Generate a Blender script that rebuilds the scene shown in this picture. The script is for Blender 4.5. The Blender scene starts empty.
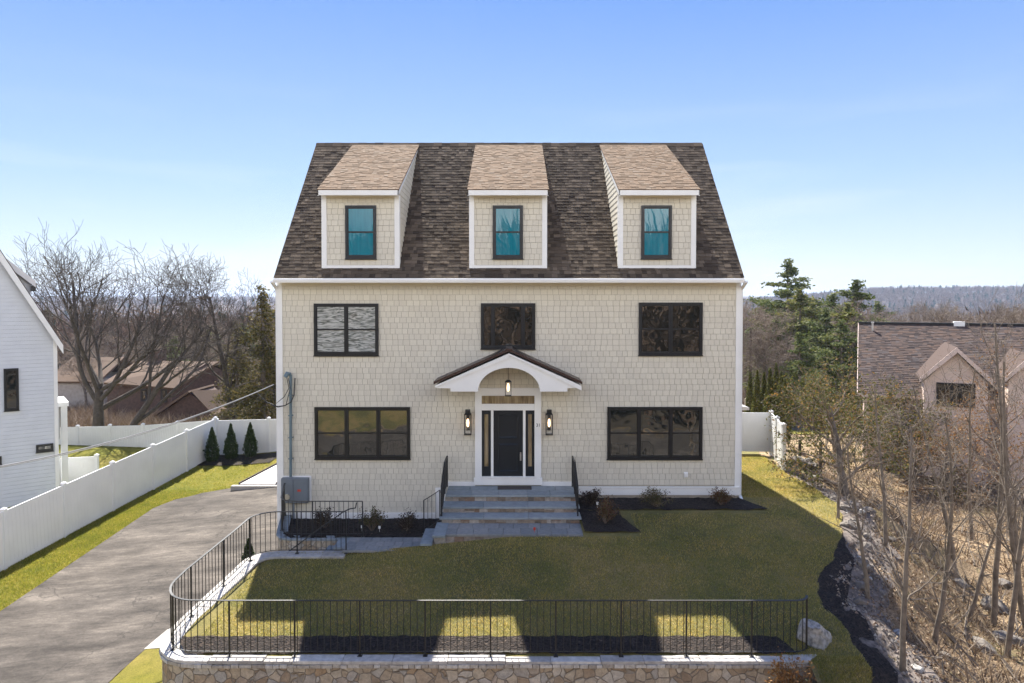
import bpy, math, random
import numpy as np
from mathutils import Vector, Matrix
R = math.radians
sc = bpy.context.scene
col = sc.collection
CZ = 6.0                      # camera height; the terrace round the front door is z = 0
F = 682.7; TH = R(1.4); PYC = 318.7

def P(px, py, d):
    """photo pixel at depth d (world Y) -> world point"""
    u = px-512.0; v = PYC-py
    dx, dy, dz = u, F*math.cos(TH)+v*math.sin(TH), -F*math.sin(TH)+v*math.cos(TH)
    k = d/dy
    return Vector((dx*k, d, CZ+dz*k))
def PZ(px, py, z):
    u = px-512.0; v = PYC-py
    dx, dy, dz = u, F*math.cos(TH)+v*math.sin(TH), -F*math.sin(TH)+v*math.cos(TH)
    k = (z-CZ)/dz
    return Vector((dx*k, dy*k, z))
def clamp(x, a=0., b=1.): return max(a, min(b, x))
def sstep(a, b, x):
    t = clamp((x-a)/(b-a)); return t*t*(3-2*t)
def lerp(a, b, t): return a+(b-a)*t
def interp(x, pts):
    if x <= pts[0][0]: return pts[0][1]
    for (a, va), (b, vb) in zip(pts, pts[1:]):
        if x <= b: return va+(vb-va)*(x-a)/(b-a)
    return pts[-1][1]

# ------------------------------------------------------------------ materials
class NT:
    def __init__(s, name):
        s.m = bpy.data.materials.new(name); s.m.use_nodes = True
        s.t = s.m.node_tree; s.t.nodes.clear()
        s.out = s.n('ShaderNodeOutputMaterial'); s.b = s.n('ShaderNodeBsdfPrincipled')
        s.l(s.b.outputs[0], s.out.inputs[0])
    def n(s, t, **k):
        x = s.t.nodes.new(t)
        for a, v in k.items(): setattr(x, a, v)
        return x
    def l(s, a, b): s.t.links.new(a, b)
    def geo(s):
        if not hasattr(s, '_g'): s._g = s.n('ShaderNodeNewGeometry')
        return s._g
    def noise(s, scale, detail=4, rough=.55, vec=None, stretch=None):
        x = s.n('ShaderNodeTexNoise'); x.inputs['Scale'].default_value = scale
        x.inputs['Detail'].default_value = detail; x.inputs['Roughness'].default_value = rough
        v = vec or s.geo().outputs['Position']
        if stretch:
            mp = s.n('ShaderNodeMapping'); mp.inputs['Scale'].default_value = stretch; s.l(v, mp.inputs[0]); v = mp.outputs[0]
        s.l(v, x.inputs['Vector'])
        return x.outputs['Fac']
    def ramp(s, fac, stops, interp='LINEAR'):
        x = s.n('ShaderNodeValToRGB'); cr = x.color_ramp; cr.interpolation = interp
        while len(cr.elements) < len(stops): cr.elements.new(.5)
        for e, (p, c) in zip(cr.elements, stops):
            e.position = p; e.color = (*c, 1) if len(c) == 3 else c
        s.l(fac, x.inputs[0]); return x.outputs[0]
    def mix(s, f, a, b, mode='MIX'):
        x = s.n('ShaderNodeMix', data_type='RGBA', blend_type=mode)
        for i, v in ((0, f), (6, a), (7, b)):
            if isinstance(v, (int, float)): x.inputs[i].default_value = v
            elif isinstance(v, tuple): x.inputs[i].default_value = (*v, 1)
            else: s.l(v, x.inputs[i])
        return x.outputs[2]
    def math(s, op, a, b=None, c=None):
        x = s.n('ShaderNodeMath', operation=op)
        for i, v in enumerate((a, b, c)):
            if v is None: continue
            if isinstance(v, (int, float)): x.inputs[i].default_value = v
            else: s.l(v, x.inputs[i])
        return x.outputs[0]
    def bump(s, h, strength=.3, dist=.02):
        x = s.n('ShaderNodeBump'); x.inputs['Strength'].default_value = strength; x.inputs['Distance'].default_value = dist
        s.l(h, x.inputs['Height']); s.l(x.outputs[0], s.b.inputs['Normal']); return x
    def col(s, c):
        if isinstance(c, tuple): s.b.inputs['Base Color'].default_value = (*c, 1)
        else: s.l(c, s.b.inputs['Base Color'])
    def rough(s, r, spec=.5, metal=0.):
        s.b.inputs['Roughness'].default_value = r; s.b.inputs['Specular IOR Level'].default_value = spec
        s.b.inputs['Metallic'].default_value = metal
    def island(s): return s.geo().outputs['Random Per Island']

def plain(name, c, rough=.5, spec=.5, metal=0., var=.12, vs=3., bump=0., bs=40., dark=None):
    t = NT(name)
    f = t.noise(vs)
    d = dark or tuple(x*(1-var*2) for x in c)
    t.col(t.ramp(f, [(.3, d), (.62, c)])); t.rough(rough, spec, metal)
    if bump: t.bump(t.noise(bs, 5), bump, .01)
    return t.m
def island_mat(name, stops, rough=.8, ns=8., nv=.35, bump=0., bs=60., spec=.3, patch=0.):
    """colour per loose piece (shingle, stone, leaf) plus grain"""
    t = NT(name)
    c = t.ramp(t.island(), stops)
    c = t.mix(nv, c, t.ramp(t.noise(ns, 5), [(.3, (.45, .45, .45)), (.7, (1.3, 1.3, 1.3))]), 'MULTIPLY')
    if patch: c = t.mix(patch, c, t.ramp(t.noise(.35, 3), [(.3, (.6, .6, .6)), (.7, (1.25, 1.25, 1.25))]), 'MULTIPLY')
    t.col(c); t.rough(rough, spec)
    if bump: t.bump(t.noise(bs, 4), bump, .008)
    return t.m
M = {}
M['backing'] = plain('shingle_backing', (.40, .37, .30), .9, var=.05)  # darker than the siding: shadow gaps between shingles put into its colour
M['white'] = plain('white_trim_paint', (.80, .80, .78), .45, var=.03, vs=2)
M['cream'] = plain('cream_trim', (.76, .72, .62), .5, var=.03)
M['vinyl'] = plain('white_vinyl', (.80, .80, .79), .35, var=.04, vs=1.2)
M['vinyl_tan'] = plain('almond_vinyl', (.62, .56, .45), .4, var=.05)
M['black'] = plain('black_window_paint', (.012, .013, .015), .35, var=.1)
M['rail_top'] = plain('glossy_rail_top', (.03, .03, .03), .4, spec=1., metal=.5, var=.2, vs=30)  # lighter, shinier iron so the top rail shows a sun glint
M['iron'] = plain('black_iron', (.018, .018, .018), .42, spec=.5, var=.2, vs=30)
M['siding'] = island_mat('shingle_siding', [(0, (.61, .57, .475)), (.5, (.635, .595, .495)), (1, (.66, .62, .515))], .75, ns=40, nv=.08, bump=.1, bs=50)
M['roof'] = island_mat('roof_shingle', [(0, (.048, .036, .027)), (.35, (.082, .063, .046)), (.7, (.11, .084, .061)), (1, (.16, .124, .09))], .95, ns=120, nv=.5, bump=.3, bs=200, spec=.15)
M['roof_dormer'] = island_mat('dormer_shingle_sunlit', [(0, (.14, .098, .066)), (.35, (.18, .125, .083)), (.7, (.215, .148, .098)), (1, (.22, .17, .125))], .95, ns=120, nv=.45, bump=.3, bs=200, spec=.15)  # roof shingles lightened: strong sun on the dormer roofs put into the colour
M['roof_purple'] = island_mat('purple_grey_shingle', [(0, (.045, .036, .036)), (.5, (.085, .063, .056)), (.8, (.115, .078, .062)), (1, (.09, .078, .078))], .95, ns=60, nv=.4, spec=.15)
M['roof_tan'] = island_mat('tan_shingle', [(0, (.11, .078, .06)), (1, (.165, .12, .09))], .95, ns=20, nv=.3, spec=.15)
M['metal_brown'] = plain('brown_standing_seam', (.055, .030, .024), .38, spec=.6, metal=.3, var=.08)
M['door'] = plain('door_navy_paint', (.010, .014, .020), .32, var=.1)
M['foundation'] = plain('tan_foundation', (.36, .31, .24), .9, var=.12, vs=4, bump=.2)
M['grey_metal'] = plain('grey_enclosure_paint', (.15, .175, .20), .45, var=.06)
M['conduit'] = plain('blue_grey_conduit', (.12, .18, .21), .5, var=.08)
M['steel'] = plain('steel', (.55, .55, .55), .3, metal=.8, var=.05)
M['red'] = plain('red_label', (.55, .05, .03), .6)
M['bluestone'] = island_mat('bluestone', [(0, (.20, .235, .25)), (.5, (.25, .285, .30)), (1, (.30, .325, .33))], .75, ns=6, nv=.3, bump=.2, bs=30)
M['paver'] = island_mat('grey_paver', [(0, (.19, .20, .20)), (.5, (.235, .24, .235)), (1, (.28, .275, .26))], .85, ns=12, nv=.3, bump=.2)
M['veneer'] = island_mat('stone_veneer', [(0, (.14, .12, .10)), (.3, (.26, .20, .15)), (.55, (.30, .28, .25)), (.8, (.22, .14, .09)), (1, (.42, .39, .35))], .9, ns=14, nv=.5, bump=.5, bs=25)
M['cap'] = island_mat('granite_cap', [(0, (.40, .37, .33)), (.5, (.50, .47, .43)), (1, (.58, .55, .50))], .85, ns=9, nv=.5, bump=.5, bs=14, patch=.4)
M['cobble'] = island_mat('cobble_edge', [(0, (.34, .30, .25)), (.5, (.48, .44, .38)), (1, (.58, .55, .50))], .9, ns=20, nv=.5, bump=.5, bs=30)
M['rock'] = plain('pale_boulder', (.44, .42, .385), .9, var=.34, vs=11, bump=1., bs=14)
M['rock_grey'] = plain('grey_rock', (.19, .165, .14), .95, var=.25, vs=6, bump=.8, bs=12)
M['rubber'] = plain('mat', (.06, .05, .045), .95)
M['bark'] = plain('bark', (.175, .145, .12), .95, var=.28, vs=7, bump=.6, bs=25)
M['bark_backlit'] = plain('backlit_bark', (.085, .070, .058), .95, var=.25, vs=7, bump=.5, bs=25)  # bark darkened: backlit shade of the left trees put into the colour
M['bark_twig'] = plain('twig_bark', (.20, .155, .12), .95, var=.2, vs=2)
M['bark_pale'] = plain('pale_sapling_bark', (.205, .165, .125), .95, var=.25, vs=5, bump=.3)
M['wood_dark'] = plain('dark_post', (.045, .03, .025), .85, var=.2, vs=10)
M['pole'] = plain('utility_pole_wood', (.12, .09, .07), .9, var=.2, vs=3)
M['cable'] = plain('cable', (.30, .30, .30), .5)
M['cable_black'] = plain('black_cable', (.015, .015, .016), .5)
M['roofmetal_white'] = plain('white_metal_roof', (.50, .475, .455), .4, var=.06)
def veil(t, c):
    t.col(c); t.rough(.95, .1)
def leafmat(name, stops, transl=.25, patch=0.):
    t = NT(name)
    c = t.ramp(t.island(), stops)
    if patch:
        c = t.mix(patch, c, t.ramp(t.noise(1.1, 5, .7), [(.32, (.45, .62, .5)), (.5, (1, 1, 1)), (.68, (1.35, 1.15, 1.3))]), 'MULTIPLY')
    t.col(c); t.rough(.7, .25)
    tr = t.n('ShaderNodeBsdfTranslucent'); t.l(c, tr.inputs[0])
    mx = t.n('ShaderNodeMixShader'); mx.inputs[0].default_value = transl
    t.l(t.b.outputs[0], mx.inputs[1]); t.l(tr.outputs[0], mx.inputs[2]); t.l(mx.outputs[0], t.out.inputs[0])
    return t.m
M['needle'] = leafmat('pine_needles', [(0, (.05, .075, .02)), (.5, (.10, .125, .038)), (1, (.17, .18, .065))], .35)
M['needle_yel'] = leafmat('yellow_green_needles', [(0, (.08, .10, .025)), (.5, (.15, .165, .045)), (1, (.24, .21, .08))], .35)
M['hemlock'] = leafmat('hemlock_needles', [(0, (.06, .06, .02)), (.5, (.12, .105, .035)), (1, (.20, .155, .06))], .35)
M['arbor'] = leafmat('arborvitae_foliage', [(0, (.018, .034, .010)), (.5, (.035, .058, .016)), (1, (.065, .09, .028))], .25)
M['arbor_yellow'] = leafmat('arborvitae_yellow', [(0, (.05, .06, .015)), (.5, (.10, .105, .025)), (1, (.18, .17, .04))], .35)  # yellower, lighter green for the clump behind the right fence
M['shrub'] = leafmat('shrub_leaves', [(0, (.05, .06, .025)), (.5, (.10, .085, .035)), (1, (.15, .10, .05))])
M['shrub_red'] = leafmat('reddish_leaves', [(0, (.09, .04, .025)), (.5, (.14, .07, .035)), (1, (.12, .11, .04))])
M['shrub_dark'] = leafmat('dark_red_leaves', [(0, (.03, .025, .018)), (.5, (.055, .035, .025)), (1, (.07, .055, .03))])
M['rusty'] = leafmat('rusty_leaves', [(0, (.20, .09, .03)), (.5, (.30, .15, .05)), (1, (.32, .20, .08))])
M['olive'] = leafmat('olive_leaves', [(0, (.05, .06, .018)), (.6, (.11, .11, .03)), (.85, (.19, .13, .04)), (1, (.30, .16, .05))], .4)
M['blade'] = leafmat('grass_blades', [(0, (.17, .17, .05)), (.45, (.38, .325, .07)), (.75, (.52, .41, .10)), (1, (.66, .54, .26))], .55, .75)
M['blade_g'] = leafmat('green_grass_blades', [(0, (.15, .18, .022)), (.5, (.29, .29, .035)), (1, (.46, .38, .10))], .55, .6)
M['straw'] = leafmat('dry_grass', [(0, (.20, .145, .09)), (.5, (.33, .25, .155)), (1, (.48, .39, .26))], .2)
M['brush'] = leafmat('dead_brush', [(0, (.10, .07, .05)), (.5, (.18, .13, .09)), (1, (.27, .205, .145))], .1)

def lawn_mat(name, a, b, c):
    t = NT(name)
    big = t.noise(.35, 4); mid = t.noise(3.2, 6, .7); fine = t.noise(38, 4, .7)
    x = t.ramp(big, [(.32, a), (.5, b), (.68, c)])
    x = t.mix(.55, x, t.ramp(mid, [(.3, (.55, .6, .5)), (.7, (1.35, 1.25, 1.2))]), 'MULTIPLY')
    x = t.mix(.7, x, t.ramp(fine, [(.3, (.4, .45, .4)), (.7, (1.5, 1.4, 1.3))]), 'MULTIPLY')
    t.col(x); t.rough(.95, .15); t.bump(t.noise(60, 4, .7), .7, .03)
    return t.m
M['lawn'] = lawn_mat('lawn_turf', (.125, .125, .055), (.20, .175, .068), (.28, .215, .10))
M['lawn_side'] = lawn_mat('side_lawn_turf', (.115, .13, .020), (.17, .165, .028), (.215, .185, .05))
def mulch():
    t = NT('black_mulch')
    v = t.n('ShaderNodeTexVoronoi'); v.inputs['Scale'].default_value = 26; t.l(t.geo().outputs['Position'], v.inputs['Vector'])
    c = t.ramp(v.outputs['Color'], [(0, (.012, .010, .009)), (.6, (.035, .028, .024)), (.9, (.06, .045, .035)), (1, (.16, .12, .09))])
    t.col(c); t.rough(.95, .2); t.bump(v.outputs['Distance'], .9, .03); return t.m
M['mulch'] = mulch()
def asphalt():
    t = NT('worn_asphalt')
    streak = t.noise(.9, 6, .65, stretch=(.55, 1.6, 1)); fine = t.noise(70, 3); blot = t.noise(.25, 3)
    c = t.ramp(streak, [(.28, (.036, .031, .027)), (.5, (.09, .078, .067)), (.72, (.175, .152, .13))])
    c = t.mix(.65, c, t.ramp(t.noise(5.5, 6, .7, stretch=(.45, 1.7, 1)), [(.33, (.62, .62, .62)), (.66, (1.35, 1.33, 1.3))]), 'MULTIPLY')
    c = t.mix(.5, c, t.ramp(blot, [(.35, (.75, .75, .76)), (.65, (1.15, 1.13, 1.1))]), 'MULTIPLY')
    c = t.mix(.6, c, t.ramp(t.noise(17, 5, .75), [(.3, (.6, .6, .6)), (.7, (1.4, 1.4, 1.4))]), 'MULTIPLY')
    c = t.mix(.6, c, t.ramp(fine, [(.3, (.6, .6, .6)), (.7, (1.4, 1.4, 1.4))]), 'MULTIPLY')
    cw = t.n('ShaderNodeTexNoise'); cw.inputs['Scale'].default_value = 1.2; cw.inputs['Detail'].default_value = 5; t.l(t.geo().outputs['Position'], cw.inputs['Vector'])
    ca = t.n('ShaderNodeVectorMath', operation='MULTIPLY_ADD'); t.l(cw.outputs['Color'], ca.inputs[0]); ca.inputs[1].default_value = (2., 2., 2.); t.l(t.geo().outputs['Position'], ca.inputs[2])
    cv = t.n('ShaderNodeTexVoronoi', feature='DISTANCE_TO_EDGE'); cv.inputs['Scale'].default_value = .22; t.l(ca.outputs[0], cv.inputs['Vector'])
    c = t.mix(t.ramp(cv.outputs['Distance'], [(.002, (.7, .7, .7)), (.006, (0, 0, 0))]), c, (.03, .026, .023))
    t.col(c); t.rough(.9, .25); t.bump(fine, .35, .01); return t.m
M['asphalt'] = asphalt()
M['gravel'] = plain('pale_gravel', (.42, .38, .33), .95, var=.25, vs=12, bump=.5, bs=60)
M['concrete'] = plain('pale_concrete', (.40, .375, .34), .9, var=.12, vs=2, bump=.2)
def terrain_mat():
    t = NT('leaf_litter_ground')
    big = t.noise(.12, 4); mid = t.noise(1.3, 6, .7); fine = t.noise(22, 5, .75)
    c = t.ramp(big, [(.3, (.165, .125, .09)), (.45, (.24, .185, .125)), (.56, (.34, .265, .175)), (.66, (.17, .155, .075)), (.8, (.25, .19, .13))])
    c = t.mix(.85, c, t.ramp(mid, [(.3, (.36, .34, .30)), (.7, (1.4, 1.35, 1.3))]), 'MULTIPLY')
    c = t.mix(t.ramp(t.noise(.55, 5, .65), [(.55, (0, 0, 0)), (.68, (.7, .7, .7))]), c, (.10, .115, .04))
    c = t.mix(.8, c, t.ramp(fine, [(.3, (.35, .33, .33)), (.7, (1.6, 1.55, 1.5))]), 'MULTIPLY')
    # far away the ground is seen as brown winter wood
    far = t.noise(.02, 6, .7); ff = t.noise(.11, 4, .7)
    w = t.ramp(far, [(.3, (.075, .055, .045)), (.55, (.12, .085, .065)), (.62, (.035, .05, .028)), (.8, (.11, .08, .06))])
    w = t.mix(.8, w, t.ramp(ff, [(.3, (.45, .45, .45)), (.7, (1.5, 1.5, 1.5))]), 'MULTIPLY')
    sx = t.n('ShaderNodeSeparateXYZ'); t.l(t.geo().outputs['Position'], sx.inputs[0])
    k = t.n('ShaderNodeMapRange'); k.inputs[1].default_value = 70; k.inputs[2].default_value = 160; t.l(sx.outputs['Y'], k.inputs[0])
    c = t.mix(k.outputs[0], c, w)
    t.col(c); t.rough(1, .1); t.bump(t.noise(14, 5, .75), .8, .06); return t.m
M['dirt'] = plain('stony_soil', (.19, .155, .13), .95, var=.38, vs=9, bump=.8, bs=24)
M['ground'] = terrain_mat()
M['wood_floor'] = plain('dark_wood_floor', (.085, .068, .048), .95, var=.3, vs=.6, bump=.3)
def stone_wall():
    t = NT('fieldstone_mosaic')
    pos = t.geo().outputs['Position']
    wob = t.n('ShaderNodeTexNoise'); wob.inputs['Scale'].default_value = 2.2; t.l(pos, wob.inputs['Vector'])
    add = t.n('ShaderNodeVectorMath', operation='MULTIPLY_ADD'); t.l(wob.outputs['Color'], add.inputs[0]); add.inputs[1].default_value = (.22, .22, .22); t.l(pos, add.inputs[2])
    v = t.n('ShaderNodeTexVoronoi'); v.inputs['Scale'].default_value = 5.2; t.l(add.outputs[0], v.inputs['Vector'])
    e = t.n('ShaderNodeTexVoronoi', feature='DISTANCE_TO_EDGE'); e.inputs['Scale'].default_value = 5.2; t.l(add.outputs[0], e.inputs['Vector'])
    sp = t.n('ShaderNodeSeparateColor'); t.l(v.outputs['Color'], sp.inputs[0])
    c = t.ramp(sp.outputs[0], [(0, (.30, .225, .155)), (.25, (.43, .355, .26)), (.5, (.50, .435, .34)), (.7, (.37, .27, .175)), (.8, (.41, .385, .345)), (1, (.57, .51, .42))])
    c = t.mix(.6, c, t.ramp(t.noise(11, 6, .7), [(.3, (.5, .5, .5)), (.7, (1.35, 1.3, 1.25))]), 'MULTIPLY')
    m = t.ramp(e.outputs['Distance'], [(.012, (0, 0, 0)), (.045, (1, 1, 1))])
    c = t.mix(m, (.29, .25, .20), c)
    t.col(c); t.rough(.92, .25)
    h = t.math('ADD', t.math('MULTIPLY', m, 1.0), t.math('MULTIPLY', t.noise(16, 5), .5))
    t.bump(h, .8, .05); return t.m
M['fieldstone'] = stone_wall()
def clap(name, base, h, axis='Z'):
    """lapped boards: a saw-tooth bump and the thin dark lap line"""
    t = NT(name)
    sx = t.n('ShaderNodeSeparateXYZ'); t.l(t.geo().outputs['Position'], sx.inputs[0])
    f = t.math('FRACT', t.math('DIVIDE', sx.outputs[axis], h))
    c = t.mix(.25, base, t.ramp(t.noise(2.5, 5), [(.3, (.8, .8, .8)), (.7, (1.1, 1.1, 1.1))]), 'MULTIPLY')
    t.col(c); t.rough(.6, .3)
    t.bump(t.math('SUBTRACT', 1., f), 1., .015); return t.m
M['clap_white'] = clap('white_clapboard', (.61, .635, .665), .15)
M['clap_tan'] = clap('pinkish_clapboard', (.60, .48, .41), .14)
M['brick_wall'] = plain('brown_brick', (.105, .065, .052), .9, var=.2, vs=5, bump=.3)
def glass(name, base, wav=.15, ws=2.5, spec=.9, pane_streak=None, rough=.02, cs=(5, 5, .35), dist=0., coat=1.):
    t = NT(name)
    c = base
    if pane_streak:
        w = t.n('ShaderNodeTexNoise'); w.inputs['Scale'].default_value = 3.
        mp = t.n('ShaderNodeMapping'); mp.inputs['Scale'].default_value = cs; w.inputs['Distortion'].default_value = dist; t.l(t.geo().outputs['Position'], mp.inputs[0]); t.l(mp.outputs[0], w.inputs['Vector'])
        c = t.ramp(w.outputs['Fac'], [(.38, base), (.62, pane_streak)])
    t.col(c); t.rough(rough, spec); t.b.inputs['IOR'].default_value = 1.6
    t.b.inputs['Coat Weight'].default_value = coat; t.b.inputs['Coat Roughness'].default_value = .01; t.b.inputs['Coat IOR'].default_value = 1.6
    n = t.noise(ws, 2)
    b = t.bump(n, wav, .06); t.l(b.outputs[0], t.b.inputs['Coat Normal'])
    return t.m
M['glass_up_left'] = glass('glass_painted_reflection', (.10, .12, .11), .3, 1.6, pane_streak=(.52, .54, .52), cs=(.6, .6, 4.2), dist=2.8)  # white wavy reflection painted into the pane colour
M['glass'] = glass('dark_window_glass', (.016, .018, .016), .16, 1.2)
M['glass_teal'] = glass('glass_teal_reflection', (.008, .16, .22), .05, 1., pane_streak=(.012, .19, .25), coat=.45, spec=.4)  # teal sky reflection put into the pane colour, with faint streaks
M['glass_brown'] = glass('amber_mottled_glass', (.16, .115, .06), .3, 3., pane_streak=(.30, .23, .13))  # two amber browns mottled in the pane colour
M['glass_lantern'] = None
def emis(name, c, s):
    t = NT(name); t.b.inputs['Emission Color'].default_value = (*c, 1); t.b.inputs['Emission Strength'].default_value = s
    t.col((.8, .7, .55)); return t.m
M['bulb'] = emis('warm_bulb', (1, .62, .32), 1.3)
def clear():
    t = NT('lantern_glass'); t.col((.9, .9, .88)); t.rough(.05, .5)
    t.b.inputs['Transmission Weight'].default_value = .85
    tr = t.n('ShaderNodeBsdfTransparent'); mx = t.n('ShaderNodeMixShader'); mx.inputs[0].default_value = .12
    t.l(tr.outputs[0], mx.inputs[1]); t.l(t.b.outputs[0], mx.inputs[2]); t.l(mx.outputs[0], t.out.inputs[0]); return t.m
M['glass_lantern'] = clear()

# ------------------------------------------------------------------ mesh tools
def link_mesh(name, V, Fc, mat, parent=None, smooth=False):
    me = bpy.data.meshes.new(name); me.from_pydata(V, [], Fc); me.update()
    if smooth: me.polygons.foreach_set('use_smooth', [True]*len(me.polygons))
    if mat: me.materials.append(mat)
    return link_obj(name, me, parent)
def link_obj(name, me, parent=None):
    o = bpy.data.objects.new(name, me); col.objects.link(o)
    if parent is not None:
        o.parent = parent
        if parent.type == 'EMPTY': o.location = -Vector(parent.location)
    return o
def np_mesh(name, V, nper, mat, parent=None):
    """V: (n, nper, 3) loose polygons"""
    n = V.shape[0]
    me = bpy.data.meshes.new(name)
    me.vertices.add(n*nper); me.vertices.foreach_set('co', V.reshape(-1).astype(np.float32))
    me.loops.add(n*nper); me.loops.foreach_set('vertex_index', np.arange(n*nper, dtype=np.int32))
    me.polygons.add(n); me.polygons.foreach_set('loop_start', np.arange(0, n*nper, nper, dtype=np.int32))
    me.update(calc_edges=True)
    if mat: me.materials.append(mat)
    return link_obj(name, me, parent)
class MB:
    def __init__(s): s.v = []; s.f = []
    def add(s, vs, fs):
        b = len(s.v); s.v += [tuple(x) for x in vs]; s.f += [tuple(i+b for i in f) for f in fs]; return s
    def box(s, x0, y0, z0, x1, y1, z1, j=0.):
        if x0 > x1: x0, x1 = x1, x0
        if y0 > y1: y0, y1 = y1, y0
        if z0 > z1: z0, z1 = z1, z0
        vs = [(x0, y0, z0), (x1, y0, z0), (x1, y1, z0), (x0, y1, z0), (x0, y0, z1), (x1, y0, z1), (x1, y1, z1), (x0, y1, z1)]
        if j: vs = [(x+random.uniform(-j, j), y+random.uniform(-j, j), z+random.uniform(-j, j)) for x, y, z in vs]
        return s.add(vs, [(0, 3, 2, 1), (4, 5, 6, 7), (0, 1, 5, 4), (1, 2, 6, 5), (2, 3, 7, 6), (3, 0, 4, 7)])
    def hexa(s, a, b):            # a: 4 bottom pts, b: 4 top pts
        return s.add(list(a)+list(b), [(0, 3, 2, 1), (4, 5, 6, 7), (0, 1, 5, 4), (1, 2, 6, 5), (2, 3, 7, 6), (3, 0, 4, 7)])
    def prism(s, poly, vec):
        n = len(poly); vec = Vector(vec); a = [Vector(p) for p in poly]; b = [p+vec for p in a]
        return s.add(a+b, [tuple(range(n))[::-1], tuple(range(n, 2*n))]+[(i, (i+1) % n, (i+1) % n+n, i+n) for i in range(n)])
    def tube(s, pts, r, n=8, caps=True):
        pts = [Vector(p) for p in pts]; rr = r if isinstance(r, (list, tuple)) else [r]*len(pts)
        b = len(s.v); ref = Vector((0, 0, 1))
        for i, p in enumerate(pts):
            t = (pts[min(i+1, len(pts)-1)]-pts[max(i-1, 0)]).normalized()
            if i == 0:
                ref = Vector((0, 0, 1)) if abs(t.z) < .9 else Vector((1, 0, 0))
            u = (ref-t*ref.dot(t)).normalized(); ref = u; w = t.cross(u)
            for k in range(n):
                a = 2*math.pi*k/n; q = p+(u*math.cos(a)+w*math.sin(a))*rr[i]; s.v.append(tuple(q))
        for i in range(len(pts)-1):
            for k in range(n):
                k2 = (k+1) % n
                s.f.append((b+i*n+k, b+i*n+k2, b+(i+1)*n+k2, b+(i+1)*n+k))
        if caps:
            s.f.append(tuple(b+k for k in range(n))[::-1]); s.f.append(tuple(b+(len(pts)-1)*n+k for k in range(n)))
        return s
    def bar(s, p, q, w, h):       # rectangular bar p->q, w horizontal, h vertical
        p = Vector(p); q = Vector(q); t = (q-p).normalized()
        side = t.cross(Vector((0, 0, 1)));
        if side.length < 1e-4: side = Vector((1, 0, 0))
        side = side.normalized()*w/2; up = side.cross(t).normalized()*h/2
        if up.z < 0: up = -up
        return s.hexa([p-side-up, p+side-up, q+side-up, q-side-up], [p-side+up, p+side+up, q+side+up, q-side+up])
    def build(s, name, mat, parent=None, smooth=False, bevel=0.):
        o = link_mesh(name, s.v, s.f, mat, parent, smooth)
        if bevel:
            m = o.modifiers.new('bevel', 'BEVEL'); m.width = bevel; m.segments = 2; m.limit_method = 'ANGLE'
        return o
def tag(o, label=None, cat=None, group=None, kind=None):
    if label: o['label'] = label
    if cat: o['category'] = cat
    if group: o['group'] = group
    if kind: o['kind'] = kind
    return o
def empty(name, loc, label, cat, group=None):
    o = bpy.data.objects.new(name, None); col.objects.link(o); o.location = loc; o.empty_display_size = .2
    return tag(o, label, cat, group)
def kids(o): return [c for c in list(col.objects) if c.parent == o]
def copy_tree(o, label, loc, rz=0., s=1., group=None):
    c = o.copy(); col.objects.link(c); c.location = loc; c.rotation_euler = (0, 0, rz); c.scale = (s, s, s) if isinstance(s, (int, float)) else s
    c['label'] = label
    if group: c['group'] = group
    for ch in KID.get(o.name) or KID.setdefault(o.name, kids(o)):
        d = ch.copy(); col.objects.link(d); d.parent = c
        for g in KID.get(ch.name) or KID.setdefault(ch.name, kids(ch)):
            e = g.copy(); col.objects.link(e); e.parent = d
    return c
KID = {}

# ------------------------------------------------------------------ terrain
def L(X, d):                                 # the terrace lawn
    if d >= 17.6: z = .09*clamp((d-17.6)/2)-sstep(24, 34, d)*.9
    else: z = -.173*(17.6-d)
    if d < 12.6: z -= .45*(12.6-d)
    z -= .42*clamp(-X/4.2)*clamp((d-13.5)/3.5)
    return max(z, -2.9)
EDGE = [(8, 5.9), (12, 6.45), (12.6, 6.72), (13.3, 6.78), (13.9, 6.82), (14.6, 6.72), (15.1, 6.80), (15.7, 7.2), (16.4, 7.8), (17.3, 8.4), (18.5, 9.0), (19.7, 9.5), (21.6, 9.6), (23.5, 9.45), (27, 9.9), (34, 12)]
def Xe(d): return interp(d, EDGE)+.035*math.sin(d*5.1)+.02*math.sin(d*11.7)+.012*math.sin(d*31)
def zdrive(X, d): return max(-2.25+.0615*(d-20.8), -2.95)+.5*clamp((X+13)/6.5)
def hn(x, y, s, seed=0.):
    return math.sin(x*s+1.3*seed)*math.cos(y*s*1.17+seed)+.5*math.sin(x*s*2.3+y*s*1.9+seed*2.1)+.25*math.sin(x*s*5.1-y*s*4.3+seed)
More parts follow.
